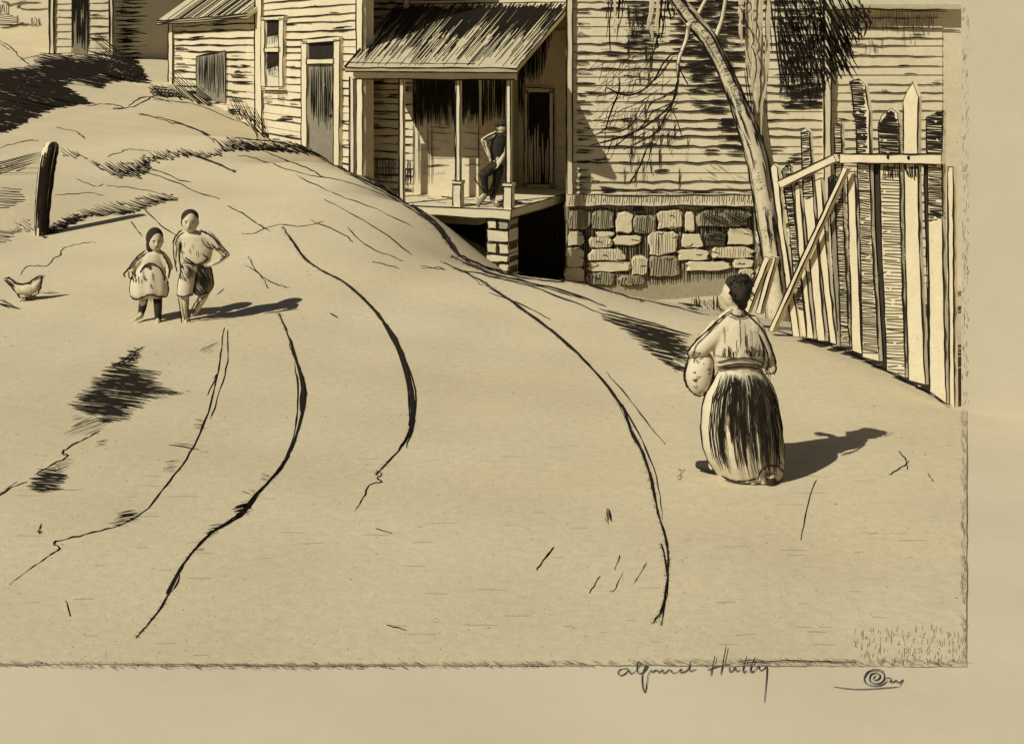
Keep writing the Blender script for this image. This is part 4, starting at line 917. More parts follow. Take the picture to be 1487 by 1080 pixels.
stroke(mb, ground_f(.012), [(-380, 966), (400, 968), (900, 969), (1404, 971)], 1.5, GREYW, .8); stroke(mb, ground_f(.012), [(1404, 971), (1404, 600)], 1.4, GREYW, .8)
stroke(mb, ground_f(.012), [(1080, 966), (1140, 962), (1200, 963), (1244, 965)], 1.5, None, .4)
o = mb.build('margin'); o['kind'] = 'structure'

# pencilled signature and snail scratched on the pale path
def zp(pts): return [(850 + a / 2.334, 920 + b / 2.334) for a, b in pts]
mb = MB(); sf = ground_f(.014)
for pts in ([(145, 125), (118, 128), (108, 142), (120, 152), (140, 142), (146, 126), (150, 146), (168, 138)], [(168, 138), (188, 112), (182, 100), (174, 118), (174, 140), (190, 146), (212, 122), (206, 112), (190, 150), (196, 205), (204, 208), (208, 170), (212, 148)], [(212, 148), (226, 128), (226, 142), (244, 128), (246, 142), (266, 128), (258, 140), (272, 142), (286, 126), (292, 142), (310, 140)],
            [(310, 140), (330, 126), (318, 132), (322, 142), (350, 132), (358, 96), (348, 140), (376, 128)], [(440, 82), (430, 120), (424, 152)], [(478, 48), (466, 110), (458, 148)], [(414, 132), (450, 118), (490, 112)], [(490, 120), (486, 138), (500, 136), (508, 118), (510, 138), (526, 130)], [(548, 84), (536, 118), (532, 142), (548, 134)], [(576, 86), (560, 122), (558, 142), (576, 132)],
            [(520, 104), (560, 96), (606, 100)], [(576, 132), (590, 112), (588, 134), (606, 130), (614, 112), (616, 130), (612, 180), (606, 242)]):
    scrib(mb, sf, zp(pts), 2.1, 2, m=GREY, flat=.5, jit=.2)
so_ = mb.build('signature', None, G(1000, 985)); tag(so_, 'grey cursive pencil signature scrawled on the pale lower path', 'writing')
mb = MB()
for pts, wv in (([(985, 150), (975, 160), (980, 168), (996, 164), (1000, 150), (985, 140), (965, 148), (962, 170), (985, 182), (1010, 172), (1016, 148), (998, 132), (965, 132), (944, 152), (948, 178), (978, 188), (1006, 184), (1024, 168)], 3.2), ([(945, 160), (960, 136), (985, 128), (1012, 136)], 2.4), ([(1018, 160), (1032, 156), (1038, 168), (1026, 172), (1044, 174), (1056, 164), (1054, 176), (1070, 172), (1080, 162), (1066, 186)], 2.4), ([(840, 188), (880, 194), (930, 198), (1000, 194), (1066, 188)], 1.7)):
    scrib(mb, sf, zp(pts), wv, 2, m=GREY, flat=.5, jit=.15)
tag(mb.build('snail_drawing', None, G(1275, 990)), 'small grey pencil drawing of a coiled snail on the lower right path', 'drawing')
# ------------------------------------------------------------------ people
def evaluate(ob, name, m, parent, loc):
    dg = bpy.context.evaluated_depsgraph_get(); me = bpy.data.meshes.new_from_object(ob.evaluated_get(dg))
    me.name = name
    bpy.data.objects.remove(ob)
    me.transform(Matrix.Translation(-loc)); me.materials.clear(); me.materials.append(m)
    me.polygons.foreach_set('use_smooth', [True] * len(me.polygons))
    o = bpy.data.objects.new(name, me); C.objects.link(o); o.location = loc
    if parent is not None: o.parent = parent; o.matrix_parent_inverse = Matrix.Translation(-parent.location)
    return o
def fuse(mb, name, m, voxel, parent=None, loc=Vector((0, 0, 0)), sm=4):
    """melt overlapping volumes into one continuous skin"""
    ob = mb.build('melt'); r = ob.modifiers.new('r', 'REMESH'); r.mode = 'VOXEL'; r.voxel_size = voxel
    s = ob.modifiers.new('s', 'SMOOTH'); s.factor = .5; s.iterations = sm
    bpy.context.view_layer.update()
    return evaluate(ob, name, m, parent, Vector(loc))
def chain(mb, pts, m=SKIN, seg=12):
    """tapering limb through (point, radius) joints"""
    for p, r in pts: mb.ball(p, r, r, r, m, 12, 8)
    for (p, r), (q, s) in zip(pts[:-1], pts[1:]):
        mb.tube([lerp(p, q, k / 4) for k in range(5)], [lerp(r, s, k / 4) for k in range(5)], m, seg)
class Loft:
    def __init__(s, rows, d, ratio=.8, dd=None):
        s.r = rows; s.d = d; s.k = ratio; s.ys = [a[0] for a in rows]; s.xl = [a[1] for a in rows]; s.xr = [a[2] for a in rows]; s.dd = dd or [0] * len(rows)
    def row(s, y): return np.interp(y, s.ys, s.xl), np.interp(y, s.ys, s.xr), np.interp(y, s.ys, s.dd)
    def mesh(s, mb, m, seg=28, step=3.0, folds=0, nf=11):
        n = max(3, int((s.ys[-1] - s.ys[0]) / step)); vs = []
        for i in range(n + 1):
            y = lerp(s.ys[0], s.ys[-1], i / n); a, b, dd = s.row(y); c = P((a + b) / 2, y, s.d) + Vector((0, dd, 0)); h = (b - a) / 2 * s.d / F
            for k in range(seg):
                t = 2 * math.pi * k / seg; w = 1 + folds * (i / n) * math.sin(nf * t + 1.0) 
                vs.append(c + Vector((math.cos(t) * h, math.sin(t) * h * s.k * w, 0)))
        fs = [[i * seg + k, i * seg + (k + 1) % seg, (i + 1) * seg + (k + 1) % seg, (i + 1) * seg + k] for i in range(n) for k in range(seg)]
        fs.append(list(range(seg))); fs.append([n * seg + k for k in range(seg - 1, -1, -1)])
        mb.add(vs, fs, m, True)
    def f(s, o=.006):
        def g(x, y):
            yy = min(max(y, s.ys[0]), s.ys[-1]); a, b, dd = s.row(yy); c, h = (a + b) / 2, (b - a) / 2
            t = min(1, max(-1, (x - c) / h)); x = c + t * h
            return P(x, y, s.d) + Vector((0, dd - h * s.d / F * s.k * math.sqrt(max(0, 1 - t * t)) - o, 0))
        return g
    def edges(s, mb, w, lo=0, hi=1, l=True, r=True):
        n = 16; ysq = [lerp(s.ys[0], s.ys[-1], lerp(lo, hi, i / n)) for i in range(n + 1)]
        for side, on in ((0, l), (1, r)):
            if on: stroke(mb, lambda x, y: P(x, y, s.d - .004) + Vector((0, s.row(min(max(y, s.ys[0]), s.ys[-1]))[2], 0)), [(s.row(y)[side], y) for y in ysq], w, None, .35, .5, 9)
def hand(mb, wrist, dirv, side, scale=1.0, curl=.35, m=SKIN):
    """palm, four unequal bent fingers and a thumb from the side of the palm"""
    d = Vector(dirv).normalized(); s = Vector(side); s = (s - d * s.dot(d)).normalized(); n = d.cross(s)
    pc = wrist + d * .045 * scale; rot = Matrix((s, n, d)).transposed()
    mb.ball(pc, .038 * scale, .016 * scale, .05 * scale, m, 12, 8, rot)
    for i, (o, l) in enumerate(((-.027, .062), (-.009, .074), (.009, .070), (.026, .055))):
        p0 = pc + d * .04 * scale + s * o * scale; p1 = p0 + (d * math.cos(curl) + n * math.sin(curl)) * l * .5 * scale; p2 = p1 + (d * math.cos(curl * 2.2) + n * math.sin(curl * 2.2)) * l * .5 * scale
        chain(mb, [(p0, .0085 * scale), (p1, .0078 * scale), (p2, .0065 * scale)], m, 7)
    p0 = pc - s * .03 * scale; p1 = p0 + (d * .7 - s * .6 + n * .3).normalized() * .035 * scale; p2 = p1 + (d * .9 - s * .1 + n * .4).normalized() * .03 * scale
    chain(mb, [(p0, .011 * scale), (p1, .009 * scale), (p2, .007 * scale)], m, 7)
def face(mb, c, r, look):
    """nose, ears, brow and chin on a head of half-height r that looks along `look`"""
    lk = Vector(look).normalized(); sd = lk.cross(Vector((0, 0, 1))).normalized(); u = Vector((0, 0, 1))
    rot = Matrix((sd, lk, u)).transposed()
    mb.ball(c, r * .72, r * .86, r, SKIN, 16, 12, rot)
    mb.ball(c + lk * r * .18 - u * r * .45, r * .52, r * .58, r * .5, SKIN, 14, 10, rot)
    mb.tube([c + lk * r * .84 + u * r * .08, c + lk * r * .98 - u * r * .12, c + lk * r * 1.02 - u * r * .2, c + lk * r * .8 - u * r * .28], [r * .07, r * .1, r * .13, r * .1], SKIN, 8)
    for k in (-1, 1): mb.ball(c + sd * k * r * .72 - u * r * .08 - lk * r * .05, r * .08, r * .16, r * .24, SKIN, 10, 7, rot)
    mb.ball(c + lk * r * .74 - u * r * .46, r * .24, r * .12, r * .07, SKIN, 10, 6, rot)
    return lk, sd, u
def features(mb, c, r, look):
    lk = Vector(look).normalized(); sd = lk.cross(Vector((0, 0, 1))).normalized(); u = Vector((0, 0, 1))
    for k in (-1, 1):
        e = c + lk * r * .80 + sd * k * r * .28 + u * r * .02; mb.ball(e, r * .08, r * .04, r * .04, INK, 8, 6)
        mb.tube([c + lk * r * .84 + sd * k * r * t + u * r * (.17 + .03 * math.sin(t * 6)) for t in (.12, .28, .44)], r * .03, INK, 5)
    mb.tube([c + lk * r * (.865 - abs(t) * .16) + sd * r * t - u * r * .46 for t in (-.2, -.08, .08, .2)], r * .03, INK, 5)

# --- walking woman seen from behind
WD = G(1080, 692).y
def W(x, y, o=0.0): return P(x, y, WD) + Vector((0, o, 0))
s_ = WD / F
base = G(1080, 692)
mb = MB()
look = Vector((-.75, .66, -.12)); hc = W(1067, 425)
face(mb, hc, 22.5 * s_, look)
chain(mb, [(W(1069, 440, .0), .055), (W(1070, 462, .0), .062)])
chain(mb, [(W(1070, 476), .10), (W(1074, 510), .12), (W(1076, 545), .13), (W(1078, 560), .135)])
chain(mb, [(W(1052, 476), .075), (W(1092, 478), .075)])
chain(mb, [(W(1040, 474), .052), (W(1008, 512, .02), .042), (W(1016, 540, .16), .034), (W(1020, 552, .22), .026)])
hand(mb, W(1020, 552, .22), (.2, .3, -.9), (.8, .3, .2), .95)
chain(mb, [(W(1100, 476), .052), (W(1120, 526, .03), .044), (W(1106, 522, .22), .036), (W(1094, 514, .30), .026)])
hand(mb, W(1094, 514, .30), (-.85, .3, .2), (0, .3, .9), .95)
chain(mb, [(W(1062, 566), .10), (W(1052, 622, .06), .068), (W(1040, 668, .03), .042), (W(1036, 678, .03), .04)])
chain(mb, [(W(1092, 566), .10), (W(1098, 625, -.02), .068), (W(1110, 672, -.14), .045), (W(1112, 684, -.16), .04)])
wo = fuse(mb, 'person', SKIN, .0075, None, base)
tag(wo, 'woman in pale blouse and dark striped skirt walking away with a bundle', 'person')
# hair with top knot
mb = MB()
mb.ball(W(1073, 421, -.02), 17 * s_, .125, 22 * s_, CLOTHD, 16, 12); mb.ball(W(1067, 411, .0), 14 * s_, .11, 11 * s_, CLOTHD, 16, 12); mb.ball(W(1079, 405, -.05), 10.5 * s_, .06, 9 * s_, CLOTHD, 12, 8); mb.ball(W(1085, 412, -.05), 7 * s_, .05, 9 * s_, CLOTHD, 12, 8); mb.ball(W(1076, 440, -.03), 9 * s_, .05, 10 * s_, CLOTHD, 12, 8)
hr = fuse(mb, 'hair', CLOTHD, .012, wo, base, 2)
mb = MB()
for i in range(90):
    a = U(0, 6.28); x = 1072 + math.cos(a) * U(4, 18); y = 421 + math.sin(a) * U(4, 23); o = -.118 * math.sqrt(max(0, 1 - ((x - 1072) / 18) ** 2 - ((y - 421) / 24) ** 2)) - .012
    scrib(mb, lambda x, y: W(x, y, o), [(x, y), (x + U(-6, 6), y + U(-6, 6)), (x + U(-8, 8), y + U(-8, 8))], U(.9, 1.6))
for q_ in range(14):
    x = U(1058, 1090); y = U(398, 412); scrib(mb, lambda x, y: W(x, y, -.09), [(x, y), (x + U(-5, 5), y - U(2, 7)), (x + U(-2, 8), y + U(-3, 5))], 1.3)
scrib(mb, lambda x, y: W(x, y, -.12), [(1080, 414), (1074, 402), (1080, 398), (1086, 406), (1088, 416), (1090, 402), (1086, 398)], 1.6)
inkto(hr, mb)
# blouse: body and sleeves melted together, with seam lines
bl = Loft([(446, 1060, 1079), (451, 1054, 1084), (458, 1044, 1091), (468, 1040, 1100), (480, 1038, 1108), (495, 1036, 1113), (510, 1036, 1114), (524, 1038, 1111), (536, 1041, 1106), (545, 1044, 1106)], WD, .5)
mb = MB(); bl.mesh(mb, CLOTH)
chain(mb, [(W(1052, 470), .058), (W(1037, 489), .066), (W(1019, 505, .0), .064), (W(1009, 512, .03), .045)], CLOTH)
chain(mb, [(W(1092, 468), .058), (W(1102, 490), .066), (W(1111, 514), .064), (W(1114, 528, .05), .055), (W(1106, 524, .18), .05)], CLOTH)
bo = fuse(mb, 'blouse', CLOTH, .012, wo, base, 3)
mb = MB(); fW = lambda x, y: W(x, y, -.05)
scrib(mb, fW, [(1062, 447), (1050, 455), (1038, 466), (1026, 478), (1012, 490), (1000, 504), (996, 512), (1001, 518)], 2.4)
scrib(mb, fW, [(1076, 447), (1090, 460), (1104, 474), (1114, 492), (1121, 510), (1126, 530), (1124, 540), (1108, 540)], 2.6)
fb = bl.f(.012)
scrib(mb, fb, [(1058, 452), (1066, 456), (1076, 456), (1084, 452)], 1.8); scrib(mb, fb, [(1056, 456), (1068, 460), (1086, 456)], 1.0)
for q_ in range(26): x = U(1042, 1106); y = U(497, 506); scrib(mb, fb, [(x, y), (x + U(-1, 1), 508), (x + U(-1, 1), 514)], U(.7, 1.1))
scrib(mb, fb, [(1071, 458), (1072, 480), (1071, 505)], .8)
scrib(mb, fb, [(1034, 486), (1028, 496), (1018, 506), (1006, 514)], 1.8); scrib(mb, fb, [(1038, 494), (1034, 512), (1036, 520)], 1.8); scrib(mb, fW, [(1012, 512), (1020, 504), (1028, 500)], 1.6)
scrib(mb, fb, [(1098, 480), (1106, 500), (1108, 520), (1104, 532)], 2.2)
scrib(mb, lambda x, y: W(x, y, -.12), [(1100, 486), (1110, 506), (1112, 524), (1106, 534)], 2.0)
for i in range(6): x = U(1044, 1104); y = U(470, 500); scrib(mb, fb, [(x, y), (x + U(-2, 2), y + U(8, 14)), (x + U(-4, 4), y + U(16, 30))], U(.5, .8))
for i in range(26): x = U(1108, 1122); y = U(514, 536); stroke(mb, lambda x, y: W(x, y, -.10), [(x, y), (x + U(-3, 4), y + U(4, 10))], 1.8)
for i in range(16): x = U(997, 1008); y = U(508, 518); stroke(mb, lambda x, y: W(x, y, -.06), [(x, y), (x + U(2, 8), y + U(-2, 4))], 1.7)
inkto(bo, mb)
# sash
mb = MB(); sa = Loft([(512, 1040, 1108), (520, 1039, 1108), (530, 1041, 1105)], WD, .68)
sash = Loft([(514, 1036, 1112), (522, 1037, 1111), (530, 1040, 1108)], WD, .66); mb2 = MB(); sash.mesh(mb2, CLOTH)
fs_ = sash.f(.01)
for yy, bow in ((514, 5), (522, 5), (527, 3)): scrib(mb2, fs_, [(1040, yy + bow + 4), (1056, yy + 1), (1075, yy - 1), (1092, yy + 2), (1104, yy + bow + 4)], 2.0)
mb2.build('sash', wo)
# skirt
skr = Loft([(532, 1046, 1104), (540, 1043, 1107), (548, 1038, 1114), (558, 1031, 1120), (568, 1026, 1125), (590, 1020, 1130), (620, 1018, 1135), (649, 1021, 1138), (668, 1028, 1138), (680, 1036, 1137), (690, 1042, 1136)], WD, .8)
mb = MB(); skr.mesh(mb, CLOTH, 90, 3, .045, 19); fsk = skr.f(.012); skr.edges(mb, 3.2)
for i in range(50):
    t = (i + R()) / 50; dens = 1
    y0 = U(535, 545); y1 = U(655, 687) if R() < .8 else U(600, 650)
    pts = []
    for k in range(9):
        y = lerp(y0, y1, k / 8); a, b, _ = skr.row(y); tt = .05 + .93 * t; pts.append((lerp(a, b, tt) + U(-.8, .8), y))
    stroke(mb, fsk, pts, U(.8, 1.6), None, .4, .4, 8, 4, .35)
for c0_, w_, n_ in ((.18, .03, 7), (.33, .02, 5), (.46, .025, 7), (.59, .02, 5), (.72, .03, 8), (.86, .02, 5)):
    for i in range(n_):
        t = c0_ + U(-w_, w_); y0 = U(540, 610); y1 = y0 + U(35, 80); pts = [(lerp(*skr.row(lerp(y0, y1, k / 5))[:2], t), lerp(y0, y1, k / 5)) for k in range(6)]
        stroke(mb, fsk, pts, U(1.2, 2.1), None, .4, .35, 8)
scrib(mb, fsk, [(1044, 684), (1060, 688), (1080, 684), (1092, 680)], 2.4); scrib(mb, fsk, [(1092, 684), (1096, 668), (1110, 662), (1126, 668), (1134, 680)], 2.0)
for i in range(26): x = U(1094, 1132); y = U(660, 678); stroke(mb, fsk, [(x, y), (x + U(-4, 4), y + U(4, 10))], 1.6)
mb.build('skirt', wo)
# shoes
for q, nm in ((([(1103, 686), (1112, 682), (1122, 690), (1126, 704), (1112, 708), (1100, 702)]), 1), ([(1012, 676), (1022, 668), (1034, 676), (1052, 686), (1040, 690), (1014, 684)], 0)):
    mb = MB(); cx = sum(p[0] for p in q) / 6; cy = sum(p[1] for p in q) / 6
    if nm: chain(mb, [(W(1112, 686, -.16), .045), (W(1113, 696, -.16), .046), (W(1114, 702, -.06), .034)], CLOTHD)
    else: chain(mb, [(W(1040, 680, .03), .045), (W(1028, 680, .06), .042), (W(1018, 681, .10), .032)], CLOTHD)
    sh = fuse(mb, 'shoe', CLOTHD, .01, wo, base, 2)
# bundle under her arm
mb = MB(); mb.ball(W(1017, 546, .05), 21 * s_, .12, 30 * s_, CLOTH, 18, 14); mb.ball(W(1024, 530, .05), 14 * s_, .10, 20 * s_, CLOTH, 14, 10)
bu = fuse(mb, 'bundle', CLOTH, .012, None, W(1017, 546, .05), 4)
tag(bu, 'soft pale cloth bundle carried under the left arm of the walking woman', 'bundle')
mb = MB(); fq = lambda x, y: W(x, y, .05 - .125 * math.sqrt(max(0, 1 - ((x - 1017) / 22) ** 2 - ((y - 546) / 31) ** 2)))
scrib(mb, lambda x, y: W(x, y, .03), [(1001, 520), (997, 532), (994, 546), (996, 558), (1004, 570), (1014, 577), (1020, 576)], 3.0)
scrib(mb, fq, [(1036, 520), (1038, 534), (1034, 550), (1028, 566), (1020, 576)], 2.2)
for i in range(12): x = U(1002, 1030); y = U(524, 568); scrib(mb, fq, [(x, y), (x + U(1, 4), y + U(1, 4)), (x + U(3, 6), y - U(0, 3))], .8)
inkto(bu, mb)

# --- the two children
KD = G(255, 466).y
def K(x, y, o=0.0): return P(x, y, KD) + Vector((0, o, 0))
k_ = KD / F
def kz(ox, oy, sc_=4.797): return lambda pts: [(ox + a / sc_, oy + b / sc_) for a, b in pts]
kk = kz(150, 290)
def k1(a, b, o=0.0): x, y = kk([(a, b)])[0]; return K(x, y, o)
kf = lambda o: (lambda x, y: K(x, y, o))
# girl
base = G(225, 468); mb = MB()
gc = k1(368, 285, -.02); face(mb, gc, .118, Vector((.35, -.93, -.05)))
chain(mb, [(k1(362, 335), .04), (k1(355, 370), .045)]); chain(mb, [(k1(345, 400), .07), (k1(335, 470), .075), (k1(330, 560), .09)])
chain(mb, [(k1(300, 385), .045), (k1(395, 385), .045)])
chain(mb, [(k1(280, 392), .042), (k1(205, 475, -.02), .032), (k1(212, 515, -.08), .024)]); hand(mb, k1(212, 515, -.08), (.5, -.1, -.6), (.6, -.5, .3), .62)
chain(mb, [(k1(410, 385), .042), (k1(462, 470, -.02), .032), (k1(458, 520, -.05), .024)]); hand(mb, k1(458, 520, -.05), (-.05, -.1, -.9), (.1, -.9, .1), .62)
chain(mb, [(k1(290, 590), .075), (k1(280, 690), .045), (k1(268, 760, .02), .038), (k1(255, 815), .026), (k1(232, 826, -.05), .022)])
chain(mb, [(k1(370, 590), .075), (k1(380, 690), .045), (k1(386, 770, -.02), .038), (k1(388, 850, -.05), .026), (k1(384, 874, -.12), .022)])
gi = fuse(mb, 'person', SKIN, .008, None, base, 3)
tag(gi, 'small girl in a pale full dress and dark stockings beside the boy', 'person')
mb = MB(); features(mb, gc, .118, Vector((.35, -.93, -.05))); inkto(gi, mb)
gd = Loft([(y, *[150 + v / 4.797 for v in (a, b)]) for y, a, b in [(290 + z / 4.797, a, b) for z, a, b in ((345, 322, 398), (375, 278, 424), (410, 262, 425), (450, 262, 422), (490, 232, 430), (530, 205, 442), (580, 190, 450), (630, 186, 453), (660, 190, 448), (680, 200, 440))]], KD, .55)
mb = MB(); gd.mesh(mb, CLOTH, 60, 2, .05, 9)
chain(mb, [(k1(290, 390), .05), (k1(245, 430), .055), (k1(205, 475), .045)], CLOTH); chain(mb, [(k1(408, 388), .05), (k1(440, 430), .052), (k1(462, 472), .042)], CLOTH)
dr_ = fuse(mb, 'dress', CLOTH, .011, gi, base, 2)
mb = MB(); gd.edges(mb, 2.6, .38, 1); fo = kf(-.06)
scrib(mb, fo, kk([(310, 345), (260, 380), (215, 430), (185, 478), (150, 515), (165, 535)]), 2.4); scrib(mb, fo, kk([(405, 345), (440, 400), (462, 450), (475, 500), (462, 542), (450, 530)]), 2.2)
fg = gd.f(.012)
scrib(mb, fg, kk([(268, 498), (300, 450), (340, 432), (390, 450), (425, 500), (440, 560)]), 2.2); scrib(mb, fg, kk([(305, 462), (330, 452), (350, 462), (330, 474)]), 1.8); scrib(mb, fg, kk([(300, 540), (320, 538)]), 1.2)
scrib(mb, fg, kk([(190, 665), (240, 688), (290, 668), (345, 642), (400, 662), (445, 676)]), 2.4); scrib(mb, kf(-.09), kk([(196, 488), (192, 530), (210, 548), (226, 520), (212, 486)]), 2.0)
for q_ in range(7):
    a_ = U(230, 430); b_ = U(480, 590); scrib(mb, fg, kk([(a_, b_), (a_ + U(-8, 8), b_ + U(20, 60))]), .7)
hfill(mb, kf(-.075), kk([(240, 672), (300, 664), (345, 650), (400, 664), (430, 682), (400, 700), (270, 700)]), 80, 1.8, 2.0)
inkto(dr_, mb)
mb = MB(); mb.ball(gc + Vector((-.02, .03, .03)), .10, .115, .125, CLOTHD, 16, 12); mb.ball(gc + Vector((-.06, .02, -.05)), .055, .08, .10, CLOTHD, 12, 9)
gh = fuse(mb, 'hair', CLOTHD, .011, gi, base, 2)
for pts in ([(290, 590), (280, 690), (268, 760), (255, 812)], [(370, 590), (380, 690), (386, 770), (388, 850)]):
    mb = MB(); chain(mb, [(k1(a, b, .02 if a < 300 else -.03 * (b > 700)), r) for (a, b), r in zip(pts, (.08, .052, .046, .034))], CLOTHD); fuse(mb, 'stocking', CLOTHD, .009, gi, base, 2)
# boy
base = G(277, 467); mb = MB()
bc = k1(608, 152, -.02); lkb = Vector((.12, -.99, -.04)); face(mb, bc, .128, lkb)
chain(mb, [(k1(608, 205), .048), (k1(615, 240), .055)]); chain(mb, [(k1(635, 270), .07), (k1(645, 350), .07), (k1(645, 440), .065), (k1(640, 480), .06)])
chain(mb, [(k1(560, 252), .055), (k1(725, 250), .055)])
chain(mb, [(k1(535, 258), .048), (k1(516, 350), .036), (k1(524, 430, -.03), .028), (k1(536, 462, -.05), .023)]); hand(mb, k1(536, 462, -.05), (.2, -.15, -.9), (.2, -.9, .1), .68)
chain(mb, [(k1(745, 258), .05), (k1(812, 330), .036), (k1(862, 385, .02), .03), (k1(810, 425, -.06), .026), (k1(775, 440, -.09), .022)]); hand(mb, k1(775, 440, -.09), (-.9, -.2, -.2), (.2, -.3, -.9), .68)
chain(mb, [(k1(600, 500), .05), (k1(578, 600), .05), (k1(570, 690), .05), (k1(566, 760), .042), (k1(572, 840), .028), (k1(590, 862, -.09), .024)])
chain(mb, [(k1(690, 500, .03), .05), (k1(712, 600, .03), .05), (k1(700, 670, .03), .05), (k1(668, 730, .05), .04), (k1(632, 790, .10), .028), (k1(615, 806, .03), .024)])
by = fuse(mb, 'person', SKIN, .008, None, base, 3)
tag(by, 'boy in pale shirt and hatched short trousers standing with one elbow out', 'person')
mb = MB(); features(mb, bc, .128, lkb)
for pts in ([(530, 672), (542, 740), (548, 800), (558, 862)], [(600, 690), (600, 760), (605, 820), (622, 868)], [(560, 860), (590, 866), (620, 868)], [(735, 655), (690, 690), (640, 760), (630, 795)], [(680, 660), (650, 710), (620, 765)], [(500, 290), (496, 360), (510, 450), (524, 500)], [(545, 290), (538, 360), (545, 450), (560, 470)], [(800, 330), (840, 350), (878, 356)], [(872, 360), (850, 400), (800, 425), (770, 450)], [(760, 300), (800, 345), (840, 385)]):
    scrib(mb, kf(-.06), kk(pts), 1.7)
inkto(by, mb)
bs = Loft([(290 + z / 4.797, 150 + a / 4.797, 150 + b / 4.797) for z, a, b in ((212, 578, 650), (228, 545, 690), (250, 525, 742), (300, 540, 762), (350, 543, 765), (400, 552, 755), (430, 562, 745), (452, 580, 730))], KD, .5)
mb = MB(); bs.mesh(mb, CLOTH, 40, 2)
chain(mb, [(k1(545, 255), .055), (k1(520, 300), .05)], CLOTH); chain(mb, [(k1(735, 258), .06), (k1(780, 305), .058), (k1(798, 328), .055)], CLOTH)
st = fuse(mb, 'shirt', CLOTH, .011, by, base, 3)
mb = MB(); fo = kf(-.06)
scrib(mb, fo, kk([(560, 205), (520, 235), (502, 275), (496, 300)]), 2.2); scrib(mb, fo, kk([(680, 205), (750, 235), (790, 275), (820, 320)]), 2.2)
f2 = bs.f(.012); scrib(mb, f2, kk([(570, 415), (620, 440), (670, 445), (720, 425), (742, 405)]), 2.4); scrib(mb, f2, kk([(580, 395), (610, 415), (640, 432)]), 2.0); scrib(mb, kf(-.12), kk([(702, 262), (720, 300), (750, 328), (785, 330), (795, 310)]), 1.8); scrib(mb, f2, kk([(705, 370), (722, 390), (740, 405)]), 1.5); scrib(mb, f2, kk([(545, 290), (542, 340), (545, 370)]), 1.8)
scrib(mb, kf(-.12), kk([(735, 285), (755, 300), (770, 322)]), 1.6)
for q_ in range(5):
    a_ = U(560, 740); b_ = U(260, 370); scrib(mb, f2, kk([(a_, b_), (a_ + U(-8, 8), b_ + U(20, 50))]), .6)
inkto(st, mb)
mb = MB(); mb.ball(bc + Vector((-.01, .03, .045)), .102, .118, .098, CLOTHD, 16, 12); mb.ball(bc + Vector((-.075, .02, .0)), .035, .07, .07, CLOTHD, 12, 9); fuse(mb, 'hair', CLOTHD, .011, by, base, 2)
tL = Loft([(290 + z / 4.797, 150 + a / 4.797, 150 + b / 4.797) for z, a, b in ((440, 556, 650), (500, 536, 650), (560, 526, 642), (620, 518, 630), (668, 516, 622))], KD - .02, .75)
tR = Loft([(290 + z / 4.797, 150 + a / 4.797, 150 + b / 4.797) for z, a, b in ((440, 640, 738), (500, 640, 756), (560, 640, 766), (610, 636, 764), (655, 636, 735))], KD + .02, .75)
mb = MB(); tL.mesh(mb, CLOTH, 30, 2); tR.mesh(mb, CLOTHG, 30, 2)
tL.edges(mb, 2.4); tR.edges(mb, 2.4); hfill(mb, tL.f(.022), kk([(560, 450), (640, 450), (640, 520), (600, 560), (530, 540)]), 58, 2.0, 2.2); hfill(mb, tR.f(.022), kk([(645, 450), (735, 450), (755, 560), (730, 640), (640, 650)]), 58, 1.9, 2.4)
scrib(mb, tL.f(.01), kk([(518, 662), (560, 668), (620, 658)]), 2); scrib(mb, tR.f(.01), kk([(636, 650), (690, 658), (735, 640)]), 2)
mb.build('shorts', by)

# --- man leaning on the porch post
MD = L(.3, .30, 0).y
def Mz(a, b, o=0.0): return P(650 + a / 6.355, 160 + b / 6.355, MD) + Vector((0, o, 0))
mf = lambda o: (lambda x, y: P(x, y, MD) + Vector((0, o, 0)))
mm = lambda pts: [(650 + a / 6.355, 160 + b / 6.355) for a, b in pts]
u1 = MD / F / 6.355
base = Mz(420, 850); base.z = .0
mb = MB(); hd = Mz(505, 152); lkm = Vector((-.9, -.42, -.1)); face(mb, hd, .115, lkm)
chain(mb, [(Mz(500, 195), .05), (Mz(495, 225), .06)]); chain(mb, [(Mz(485, 260), .085), (Mz(470, 360), .085), (Mz(460, 460), .08), (Mz(450, 510), .09)])
chain(mb, [(Mz(455, 225), .06), (Mz(535, 235), .06)])
chain(mb, [(Mz(440, 222), .055), (Mz(330, 280), .045), (Mz(388, 430, -.06), .032)]); hand(mb, Mz(385, 425, -.06), (.3, -.1, -.9), (.5, -.8, .1), .8)
chain(mb, [(Mz(535, 240), .055), (Mz(525, 390), .045), (Mz(470, 500, -.1), .032)]); hand(mb, Mz(472, 495, -.1), (-.4, -.2, -.8), (.5, -.8, .1), .8)
chain(mb, [(Mz(430, 515, -.02), .10), (Mz(335, 590, -.12), .075), (Mz(345, 690, -.06), .055), (Mz(352, 770, -.04), .04), (Mz(300, 808, -.06), .032)])
chain(mb, [(Mz(468, 530, .02), .10), (Mz(452, 660, .02), .072), (Mz(420, 760, .02), .055), (Mz(415, 830, -.0), .04), (Mz(455, 848, -.1), .032)])
mn = fuse(mb, 'person', SKIN, .009, None, base, 3)
tag(mn, 'man in dark cap, waistcoat and trousers lounging against the porch post', 'person')
mb = MB(); features(mb, hd, .115, lkm); inkto(mn, mb)
mb = MB(); chain(mb, [(Mz(430, 520, -.02), .115), (Mz(335, 592, -.12), .09), (Mz(345, 690, -.06), .07), (Mz(352, 755, -.04), .058)], CLOTHG); chain(mb, [(Mz(468, 535, .02), .115), (Mz(452, 660, .02), .088), (Mz(420, 760, .02), .07), (Mz(414, 815, 0), .06)], CLOTHD)
tro = fuse(mb, 'trousers', CLOTHD, .012, mn, base, 2)
